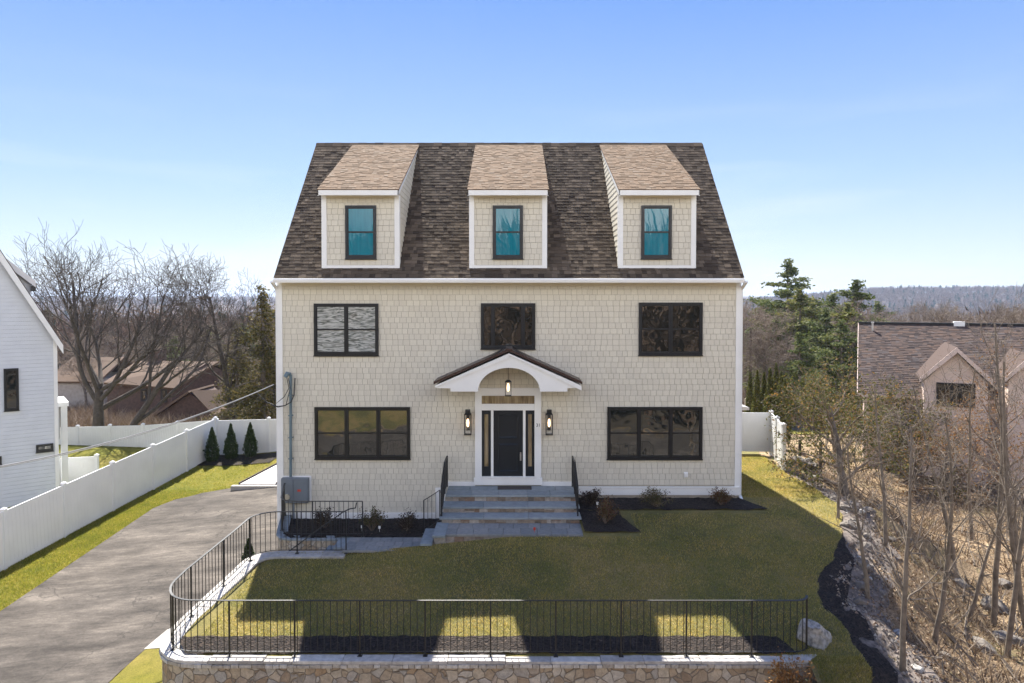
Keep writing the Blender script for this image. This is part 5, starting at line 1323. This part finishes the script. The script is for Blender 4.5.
for px, py, d, c, lab in ((362, 527, 18.8, 'white', 'small white plant tag in the left bed by the olive shrub'), (379.5, 527.5, 18.75, 'white', 'small white plant tag right of the olive shrub'), (597.5, 503.5, 19.0, 'white', 'small white plant tag in the bed right of the steps'), (534.5, 529, 17.7, 'red', 'small red flag marker on the upper path')):
    p = P(px, py, d); mb = MB(); mb.box(p.x-.004, d-.003, p.z-.12, p.x+.004, d+.003, p.z); mb.box(p.x-.03, d-.006, p.z-.03, p.x+.03, d-.003, p.z+.045)
    tag(mb.build('plant_tag' if c == 'white' else 'flag_marker', M[c], None), lab, 'tag')

# ------------------------------------------------------------------ saplings and brush trees on the right
sap = dict(n=[1, 8, 4, 4], len=[6, 1.9, 1.0, .5], seg=[10, 6, 4, 3], wig=[.045, .12, .18, .22], up=[.03, .09, .05, .03], ang=[(0, 0), (20, 50), (25, 55), (30, 60)], t0=[0, .25, .2, .2], rr=[1, .45, .5, .5], r0=.055, taper=.25, short=.4)
SP = [(902, 673, 372, 'bent', .0), (869, 599, 405, '', -.06), (933, 640, 355, '', .05), (993, 626, 262, 'tallest', .0), (1006, 657, 330, '', .06), (852, 560, 400, '', -.02), (884, 548, 352, '', .03), (956, 565, 345, '', -.05), (1022, 600, 318, '', -.04), (924, 530, 362, '', .04), (972, 540, 330, '', .02), (946, 668, 420, '', -.10), (1035, 655, 300, '', -.05), (838, 520, 418, '', 0), (915, 600, 400, '', -.08), (1010, 560, 345, '', 0), (880, 640, 470, '', .1), (966, 620, 430, '', .12)]
lb = ['crooked pale sapling nearest the shaded bank at the lower right', 'thin sapling rising from the middle of the stony bank', 'forked pale sapling in front of the pink neighbouring house', 'tallest bare sapling reaching above the skyline at the right edge', 'bare sapling leaning right close to the right edge', 'short bare sapling beside the lawn edge', 'bare sapling in front of the olive brush tree', 'bare sapling leaning left below the neighbour gable', 'bare sapling cut by the right picture edge', 'bare sapling just right of the olive brush tree', 'bare sapling in front of the neighbour gable window', 'leaning sapling low in the right foreground', 'nearest bare tree at the far right edge', 'slim sapling at the top of the sunny bank', 'sapling leaning left over the stony bank', 'slim bare sapling behind the tallest one', 'short leaning sapling at the foot of the shaded bank', 'low leaning sapling among the fallen branches']
for i, (px, pb, pt, _, ln) in enumerate(SP):
    if i in (5, 9, 11, 14, 15, 16): continue
    p = PZ(px, pb, -2.15); d = p.y; x = p.x
    for _k in range(4): z = G(x, d); p = PZ(px, pb, z); x, d = p.x, p.y
    H_ = P(px, pt, d).z-z; c = dict(sap); k = H_/7.4; c['len'] = [H_*.86, 1.9*k, 1.05*k, .55*k]; c['r0'] = .034+.0085*H_*.55; c['lean'] = ln*2
    bare_tree(200+i, c, lb[i], (x, d, z), mat='bark_pale', twig='bark_pale', name='bare_sapling', rmin=.004, split=1, cat='sapling')
def brush_tree(px, pb, pt, w_, seed, mat, lab, n=5200, leaf=.05, d=None, mat2=None, name='brush_tree'):
    if d is None:
        p = PZ(px, pb, -2.2); x, d = p.x, p.y
        for _k in range(4): z = G(x, d); p = PZ(px, pb, z); x, d = p.x, p.y
    else: x = P(px, pb, d).x; z = G(x, d)
    H_ = P(px, pt, d).z-z; g = random.Random(seed)
    c = dict(n=[1, 12, 6, 5], len=[H_*.8, w_*1.15, w_*.7, w_*.4], seg=[7, 5, 4, 3], wig=[.08, .16, .2, .25], up=[.02, .05, .03, .0], ang=[(0, 0), (35, 80), (30, 60), (30, 60)], t0=[0, .12, .25, .2], rr=[1, .5, .5, .5], r0=.11+.01*H_, taper=.3, short=.3)
    e, ps = bare_tree(seed, c, lab, (x, d, z), mat='bark', twig='bark_twig', name=name, rmin=.006, split=1)
    pts = []; tw = [p for p in ps if p[0] >= 2]
    for _ in range(n):
        _, pp, _r = g.choice(tw); i = g.randrange(len(pp)-1); q_ = pp[i].lerp(pp[i+1], g.random()); pts.append(q_+Vector((g.gauss(0, .09), g.gauss(0, .09), g.gauss(0, .09))))
    o = leaves_mesh(pts, leaf, seed, 'leaves', mat, e); o.location = (0, 0, 0)
brush_tree(848, 505, 372, 1.9, 301, 'olive', 'dense olive leaved tree between the lawn and the neighbouring house', 6500, .05)
brush_tree(912, 491, 402, 1.9, 302, 'olive', 'olive leaved tree with a dark trunk in front of the neighbouring house', 4200, .055)
brush_tree(882, 470, 385, 1.8, 303, 'olive', 'scrubby olive tree at the left corner of the neighbouring house', 6000, .06)
brush_tree(948, 500, 412, 1.7, 304, 'rusty', 'scrubby tree with rusty leaves below the neighbour gable', 2600, .045)
brush_tree(1012, 528, 372, 2.1, 305, 'rusty', 'dark trunked tree with sparse rusty leaves at the right edge', 2200, .045)
brush_tree(985, 480, 412, 1.8, 306, 'brush', 'tangled grey brown scrub tree before the pink wall', 3500, .045)
brush_tree(835, 452, 388, 2.2, 307, 'olive', 'loose olive tree behind the two dark posts', 4500, .07)

# ------------------------------------------------------------------ neighbouring buildings
class RP:
    """a wall plane turned about its corner; gives unrotated coordinates for a photo pixel"""
    def __init__(s, corner, th): s.c = Vector(corner); s.th = th
    def __call__(s, px, py, off=0.):
        d0 = P(px, py, 10.)-Vector((0, 0, CZ)); n = Vector((-math.sin(s.th), math.cos(s.th), 0)); k = (n.dot(Vector((s.c.x, s.c.y, 0)))+off)/n.dot(Vector((d0.x, d0.y, 0)))
        w_ = Vector((0, 0, CZ))+d0*k; u = (w_.x-s.c.x)*math.cos(s.th)+(w_.y-s.c.y)*math.sin(s.th)
        return Vector((s.c.x+u, s.c.y+off, w_.z))
# white house at the left
yn = 27.0; xr = P(57, 400, yn).x
nq = RP((xr, yn, 0), R(38)); ev = nq(62, 346.5); e0_ = nq(0, 254); sl_ = (e0_.z-ev.z)/(ev.x-e0_.x); print('nb slope', sl_)
nh = empty('neighbour_house', (xr, yn, -2.4), 'white clapboard house with a steep gable at the left edge', 'house')
zev = ev.z; half = 4.6; xc = ev.x-half; zap = zev+sl_*half
mb = MB(); mb.prism([(xr-2*half+.5, yn, -2.6), (xr, yn, -2.6), (xr, yn, zap-sl_*(xr-xc)-.1), (xc, yn, zap-.15), (xr-2*half+.5, yn, zev+.1)], (0, 10, 0)); mb.build('wall', M['clap_white'], nh)
mb = MB()
for s in (-1, 1):
    a = Vector((xc, yn-.25, zap)); b = Vector((xc+s*half, yn-.25, zap-sl_*half)); k = Vector((0, 0, .16)); D_ = Vector((0, 10.5, 0))
    mb.hexa([a, b, b+D_, a+D_], [a+k, b+k, b+D_+k, a+D_+k])
rfn = mb.build('roof', M['roof_purple'], nh)
for s in (-1, 1):
    mb = MB(); a = Vector((xc, yn-.28, zap+.10)); b = Vector((xc+s*(half+.02), yn-.28, zap+.10-sl_*(half+.02))); k = Vector((0, 0, -.46)); mb.prism([a, b, b+k*.75, a+k], (0, .028, 0)); mb.build('rake_board', M['white'], rfn)
dz = nq(32, 281, 1.6); da = nq(-20, 241, 1.6)
mb = MB()
mb.prism([(dz.x-.05, yn+1.6, dz.z-.1), (dz.x-.05, yn+1.6, zap-sl_*(dz.x-.05-xc)), (da.x, yn+1.6, min(zap-sl_*(da.x-xc), da.z-.2)), (da.x, yn+1.6, da.z-.15)], (0, 6, 0)); dmn = mb.build('dormer', M['clap_white'], nh)
mb = MB(); e_ = (dz-da).normalized(); a = da+Vector((0, -.2, 0)); b = dz+e_*.15+Vector((0, -.2, 0)); D_ = Vector((0, 6.4, 0)); k = Vector((0, 0, .10)); mb.hexa([a, b, b+D_, a+D_], [a+k, b+k, b+D_+k, a+D_+k]); mb.build('dormer_roof', M['roof_purple'], dmn)
mb = MB(); mb.prism([a+Vector((0, -.03, .10)), b+Vector((0, -.03, .10)), b+Vector((0, -.03, -.16)), a+Vector((0, -.03, -.2))], (0, .028, 0)); mb.build('rake_board', M['white'], dmn)
mb = MB(); mb.box(dz.x-.05, yn+1.4, dz.z-.42, dz.x+.12, yn+1.65, dz.z-.18); mb.build('bracket', M['iron'], dmn)
mb = MB(); mb.box(xr-.10, yn-.03, -2.5, xr+.03, yn+.1, zap-sl_*(xr-xc)-.1); mb.build('corner_board', M['white'], nh)
for (a_, b_, c_, d_) in ((4.2, 368, 18.4, 411), (36, 443, 53.3, 452.5), (-14, 456, 1.6, 466)):
    p = nq(a_, d_); q_ = nq(c_, b_); window((p.x, p.z, q_.x, q_.z), [], d_ == 411, 'glass', yn, nh, .06)
pa_, pb_ = nq(57.5, 490, .4), nq(67, 403, .4)
mb = MB(); mb.box(pb_.x-.22, yn+.35, -2.5, pb_.x, yn+.6, pb_.z-.12); mb.box(xr-.2, yn+.3, pb_.z-.12, pb_.x+.05, yn+2.4, pb_.z+.05); mb.box(xr, yn+.5, nq(60, 440, .4).z, xr+.12, yn+.9, pb_.z-.12); mb.build('side_porch', M['white'], nh)
nh.rotation_euler = (0, 0, R(38))
# pinkish house at the right
yh = 34.0; x0 = P(864, 400, yh).x; rq = RP((x0, yh, 0), R(-27)); zeh = rq(868, 392).z; zgh = -3.4; yrh = 39.5; zrh = rq(900, 323.5, yrh-yh).z; x1 = x0+14
rh = empty('neighbour_house', (x0, yh, zgh), 'pinkish clapboard house with a dark roof and small front gables at the right', 'house')
mb = MB(); mb.box(x0, yh, zgh, x1, 45, zeh); mb.prism([(x0, yh+.01, zeh), (x0, 44.99, zeh), (x0, yrh, zrh-.15)], (.2, 0, 0)); mb.build('wall', M['clap_tan'], rh)
mb = MB(); ys_ = yh-.4; ze2 = zeh-.02; sv = Vector((0, yrh-ys_, zrh-ze2)); sln = sv.length; sv /= sln; nn = Vector((0, -sv.z, sv.y))
roof_slab(mb, [(x0-.3, ys_, ze2), (x1, ys_, ze2), (x1, yrh, zrh), (x0-.3, yrh, zrh)], .14, nn); roof_slab(mb, [(x1, 45.4, ze2), (x0-.3, 45.4, ze2), (x0-.3, yrh, zrh-.003), (x1, yrh, zrh-.003)], .14, Vector((0, -nn.y, nn.z)))
shingles(mb, (x0-.3, ys_, ze2), (1, 0, 0), sv, nn, sln, lambda v: (0, x1-x0+.3), .16, (.12, .3), .012, gap=.0, rnd=.01); rfh = mb.build('roof', M['roof_purple'], rh)
mb = MB(); mb.box(x0-.3, yrh-.12, zrh-.02, x1, yrh+.12, zrh+.07); mb.build('ridge_vent', M['black'], rfh)
p = rq(872.5, 331, yrh-yh-.7); mb = MB(); mb.tube([(p.x, p.y, p.z-.2), (p.x, p.y, p.z+.42)], .05, 10); mb.tube([(p.x, p.y, p.z+.43), (p.x, p.y, p.z+.52)], .075, 10); mb.build('vent_pipe', M['steel'], rfh)
p = rq(959, 323, yrh-yh); mb = MB(); mb.box(p.x-.25, yrh-.2, p.z-.2, p.x+.25, yrh+.3, p.z+.08); mb.build('roof_vent', M['white'], rfh)
mb = MB(); mb.prism([(x0-.32, ys_, ze2-.16), (x0-.32, ys_, ze2+.02), (x0-.32, yrh, zrh+.02), (x0-.32, yrh, zrh-.2)], (.03, 0, 0)); mb.prism([(x0-.32, 45.4, ze2-.16), (x0-.32, 45.4, ze2+.02), (x0-.32, yrh, zrh+.02), (x0-.32, yrh, zrh-.2)], (.03, 0, 0)); mb.box(x0-.28, ys_-.02, ze2-.16, x1, ys_+.01, ze2-.01); mb.build('rake_trim', M['clap_tan'], rfh)
yg = 33.0; yo = yg-yh
def gable(pa, pb, pc_, zb, win):
    A_, B_, C_ = rq(pa[0], pa[1], yo), rq(pb[0], pb[1], yo), rq(pc_[0], pc_[1], yo)
    hw = B_.x-A_.x; C_ = Vector((B_.x+hw, C_.y, A_.z))
    mb = MB(); mb.prism([(A_.x+.2, yg, zb), (C_.x-.2, yg, zb), (C_.x-.2, yg, C_.z-.05), (B_.x, yg, B_.z-.1), (A_.x+.2, yg, A_.z-.05)], (0, 4.5, 0)); go = mb.build('front_gable', M['clap_tan'], rh)
    for a, b in ((A_, B_), (B_, C_)):
        mb = MB(); k = Vector((0, 0, .12)); o_ = Vector((0, -.3, 0)); D_ = Vector((0, 4.6, 0)); mb.hexa([a+o_, b+o_, b+D_, a+D_], [a+o_+k, b+o_+k, b+D_+k, a+D_+k]); mb.build('gable_roof', M['roof_purple'], go)
        mb = MB(); o2 = Vector((0, -.33, 0)); mb.prism([a+o2+k, b+o2+k, b+o2-k*1.3, a+o2-k*.7], (0, .03, 0)); mb.build('rake_board', M['clap_tan'], go)
    for wx in win:
        p, q_ = rq(wx[0], wx[3], yo), rq(wx[2], wx[1], yo); window((p.x, p.z, q_.x, q_.z), [.4, .62] if len(wx) > 4 else [], False, 'glass', yg, rh, .07)
gable((919, 380), (956, 349.5), (998, 384), zgh, [(936, 384, 975.5, 405, 1)])
gable((1003, 380), (1030, 357), (1060, 384), zgh, [])
rh.rotation_euler = (0, 0, R(-27))
# brown house behind the left fence
yb_ = 56.0
bh = empty('brown_house', (P(170, 400, yb_).x, yb_, -6), 'brown brick house with a tan roof behind the left fence', 'house')
def HP(px, py, d=yb_): return P(px, py, d)
A_, B_ = HP(104, 382), HP(173, 387.5); zt_ = A_.z
mb = MB(); xA, xB = HP(107, 384).x, HP(172, 384).x; z_e = HP(107, 383.5).z; xD = HP(238, 384, yb_+5).x
mb.prism([(xA, yb_, -9), (xB, yb_, -9), (xD, yb_+5, -9), (xD, yb_+11, -9), (xA, yb_+11, -9)], (0, 0, z_e+9)); mb.prism([(xB-.01, yb_+.02, z_e), (xD-.01, yb_+5.02, z_e), (lerp(xB, xD, .5), yb_+2.5+.01, HP(217, 361, yb_+2.5).z-.2)], (-.3, .5, 0)); mb.build('wall', M['brick_wall'], bh)
e0, e1 = HP(103, 382.5, yb_-.6), HP(173.5, 388, yb_-.6); r0, r1 = HP(138, 360.5, yb_+4), HP(219, 361.5, yb_+3.2)
mb = MB(); nrm = Vector((0, -.7, .7)); roof_slab(mb, [e0, e1, r1, r0], .25, nrm); roof_slab(mb, [r0+Vector((0, 0, -.01)), r1+Vector((0, 0, -.01)), r1+Vector((4, 8, -3)), r0+Vector((0, 9, -3))], .25, Vector((0, .5, .8))); mb.build('roof', M['roof_tan'], bh)
c = HP(158, 353, yb_+4.3); mb = MB(); mb.box(c.x-.55, c.y-.4, c.z-1.2, c.x+.55, c.y+.4, c.z+.35); mb.build('chimney', M['brick_wall'], bh)
for a_, b_, c_, d_ in ((141, 389, 147, 401), (161, 389, 167, 402), (142, 416, 148, 424)):
    p, q_ = HP(a_, d_), HP(c_, b_); window((p.x, p.z, q_.x, q_.z), [], True, 'glass', yb_, bh, .12)
yg2 = 50.0; gh = empty('garage', (P(200, 420, yg2).x, yg2, -5.5), 'low brown building with a tan roof right of the brown house behind the left fence', 'garage')
a, b_, c_ = P(150, 420, yg2), P(190, 392, yg2), P(215, 414, yg2)
mb = MB(); mb.prism([(a.x, yg2, -8), (c_.x, yg2, -8), (c_.x, yg2, c_.z), (b_.x, yg2, b_.z-.1), (a.x, yg2, a.z)], (0, 4, 0)); mb.box(b_.x, yg2+.5, -8, P(238, 415, yg2).x, yg2+4, c_.z-.1); mb.build('wall', M['brick_wall'], gh)
mb = MB(); e_ = P(240, 412, yg2-.3); r_ = P(240, 389, yg2+3); roof_slab(mb, [c_+Vector((0, -.3, 0)), e_, r_, b_+Vector((0, .1, .1))], .2, Vector((0, -.6, .8))); roof_slab(mb, [a+Vector((-.3, -.3, 0)), b_+Vector((0, -.3, .12)), b_+Vector((0, 4, .12)), a+Vector((-.3, 4, 0))], .15, Vector((-.5, 0, .8))); mb.build('roof', M['roof_tan'], gh)
for a_ in (158, 180, 196):
    p, q_ = P(a_, 424, yg2), P(a_+4.5, 417, yg2); window((p.x, p.z, q_.x, q_.z), [], False, 'glass', yg2, gh, .1)
# grey house farther left
yq = 66.0; qh = empty('grey_house', (P(70, 400, yq).x, yq, -6), 'pale grey house half hidden behind the great bare tree', 'house')
p, q_ = P(50, 420, yq), P(98, 380, yq); mb = MB(); mb.box(p.x, yq, -10, q_.x, yq+8, q_.z); mb.build('wall', plain('grey_siding', (.36, .33, .31), .8), qh)
mb = MB(); roof_slab(mb, [(p.x-.3, yq-.4, q_.z-.1), (q_.x+.3, yq-.4, q_.z-.1), (q_.x+.3, yq+4, q_.z+1.9), (p.x-.3, yq+4, q_.z+1.9)], .2, (0, -.5, .8)); roof_slab(mb, [(q_.x+.3, yq+8.4, q_.z-.1), (p.x-.3, yq+8.4, q_.z-.1), (p.x-.3, yq+4, q_.z+1.89), (q_.x+.3, yq+4, q_.z+1.89)], .2, (0, .5, .8)); mb.build('roof', M['roof_tan'], qh)
# far white building in the valley
p, q_ = P(130, 326, 330), P(143, 321.5, 330); fb = empty('warehouse', ((p.x+q_.x)/2, 330, p.z-4), 'tiny bright white flat building far off in the left valley', 'building')
mb = MB(); mb.box(p.x, 330, p.z-6, q_.x, 342, q_.z-.3); mb.build('wall', M['white'], fb); mb = MB(); mb.box(p.x-.4, 329.6, q_.z-.3, q_.x+.4, 342.4, q_.z); mb.build('roof', M['roofmetal_white'], fb)
# street scene at the right, beyond the arborvitae
zs_ = lambda x, y: G(x, y)
def road_strip(name, d0, d1, off, mat, lab): join_strips(name, [strip('', [(d0, 8, 60), (d1, 8, 60)], G, off, None, 40, .8)], M[mat], lab)
road_strip('back_road', 54.5, 58.5, .10, 'asphalt', 'back street crossing behind the right fence'); road_strip('back_verge', 51.0, 54.3, .09, 'lawn_side', 'grass verge of the back street')
road_strip('back_kerb', 58.5, 58.9, .16, 'concrete', 'pale kerb of the back street')
road_strip('back_verge', 58.9, 66, .09, 'lawn_side', 'grass beyond the back street')
p0, p1 = P(786, 417, 67), P(829, 416.5, 67); fence('vinyl_fence', [(p0.x-4, 67, p0.z-.1), (p1.x+3, 67, p1.z-.1)], 1.8, 'tan vinyl fence across the back street', 'vinyl_tan')
p, q_ = P(791, 400, 74), P(824, 388, 74); gs = empty('shed', ((p.x+q_.x)/2, 74, p.z-2), 'pale shed with a light roof behind the tan fence', 'shed')
mb = MB(); mb.box(p.x, 74, p.z-4, q_.x, 79, q_.z-.9); mb.build('wall', M['vinyl_tan'], gs); mb = MB(); mb.hexa([(p.x-.3, 73.6, q_.z-.95), (q_.x+.3, 73.6, q_.z-.95), (q_.x+.3, 79.4, q_.z-.1), (p.x-.3, 79.4, q_.z-.1)], [(p.x-.3, 73.6, q_.z-.8), (q_.x+.3, 73.6, q_.z-.8), (q_.x+.3, 79.4, q_.z+.1), (p.x-.3, 79.4, q_.z+.1)]); mb.build('roof', M['roofmetal_white'], gs)
p = P(750, 430, 62); up_ = empty('utility_pole', (p.x, 62, G(p.x, 62)), 'thin wooden utility pole between the house and the pines', 'utility pole')
zt2 = P(750, 328, 62).z; mb = MB(); mb.tube([(p.x, 62, G(p.x, 62)-.3), (p.x, 62, zt2)], [.16, .10], 10); mb.build('pole', M['pole'], up_)
mb = MB(); mb.box(p.x-1.1, 61.9, zt2-.6, p.x+1.1, 62.0, zt2-.5); mb.build('crossarm', M['pole'], up_)
p = P(738.6, 400, 30.5); q_ = P(756, 411, 30.5); mb = MB()
a = Vector((6.6, 31.5, P(738, 395, 30.5).z)); b = Vector((P(757, 411, 30.5).x, 31.5, P(757, 411, 30.5).z)); mb.prism([a, b, b+Vector((0, 0, -.12)), (6.6, 31.5, b.z-.12)], (0, 3.5, 0)); sh = empty('garden_shed', (8.2, 31.5, -.3), 'small pale shed roof showing above the right fence', 'shed')
mb.build('roof', M['roofmetal_white'], sh); mb = MB(); mb.box(6.7, 31.6, -.9, b.x-.3, 34.9, b.z-.13); mb.build('wall', M['vinyl'], sh)
# ------------------------------------------------------------------ what faces the house (seen in its windows)
def reg_b(g):
    return g.uniform(-60, 60), g.uniform(-70, -16)
def opp():
    g = np.random.default_rng(4); r = np.random.default_rng(5); out = []
    for q_ in range(560):
        x = g.uniform(-75, 75) if q_ < 330 else g.uniform(-1, 50); d = -g.uniform(18, 75) if q_ < 330 else -g.uniform(9, 34); n = 260; th = r.uniform(0, 2*np.pi, n); el = r.uniform(.3, 1.5, n); h = g.uniform(9, 15)
        base = np.stack([np.zeros(n), np.zeros(n), r.uniform(.1, .7, n)], 1); dr = np.stack([np.cos(th)*np.cos(el), np.sin(th)*np.cos(el), np.sin(el)], 1)
        m_ = base+dr*r.uniform(.05, .35, n)[:, None]; tip = m_+dr*r.uniform(.1, .3, n)[:, None]; w_ = r.normal(0, .010, (n, 3))
        tr = np.array([[[-.02, 0, 0], [.02, 0, 0], [0, 0, .8]], [[0, -.02, 0], [0, .02, 0], [0, 0, .8]]])
        V_ = np.concatenate([np.stack([m_-w_, m_+w_, tip], 1), tr]); out.append(V_*h+np.array([x, d, G(x, d)-.2]))
    tag(np_mesh('woodland', np.concatenate(out), 3, M['far_bare']), 'bare woodland on the slope across the street, facing the house', kind='stuff')
opp()
join_strips('opposite_lawn', [strip('', [(-34, -80, -3), (-7, -80, -3)], G, .06, None, 30, 2)], M['lawn'], 'grass across the street')
join_strips('opposite_bank', [strip('', [(-90, -3, 80), (-7, -3, 80)], G, .06, None, 30, 2), strip('', [(-90, -80, -3), (-34, -80, -3)], G, .06, None, 30, 2)], M['wood_floor'], 'dark wood floor across the street')
join_strips('street', [strip('', [(-6, -80, 80), (2, -80, 80)], lambda x, y: -2.95, 0, None, 4, 4)], M['asphalt'], 'street in front of the house')
HAZE = .00016
if HAZE:
    mb = MB(); mb.box(-5200, -420, -60, 5200, 6600, 75)
    t = NT('haze'); t.t.nodes.remove(t.b); v = t.n('ShaderNodeVolumePrincipled'); v.inputs['Color'].default_value = (.60, .74, 1, 1); v.inputs['Density'].default_value = HAZE; v.inputs['Anisotropy'].default_value = .2
    t.l(v.outputs[0], t.out.inputs['Volume']); tag(mb.build('haze', t.m, None), 'pale blue haze over the valley', kind='stuff')
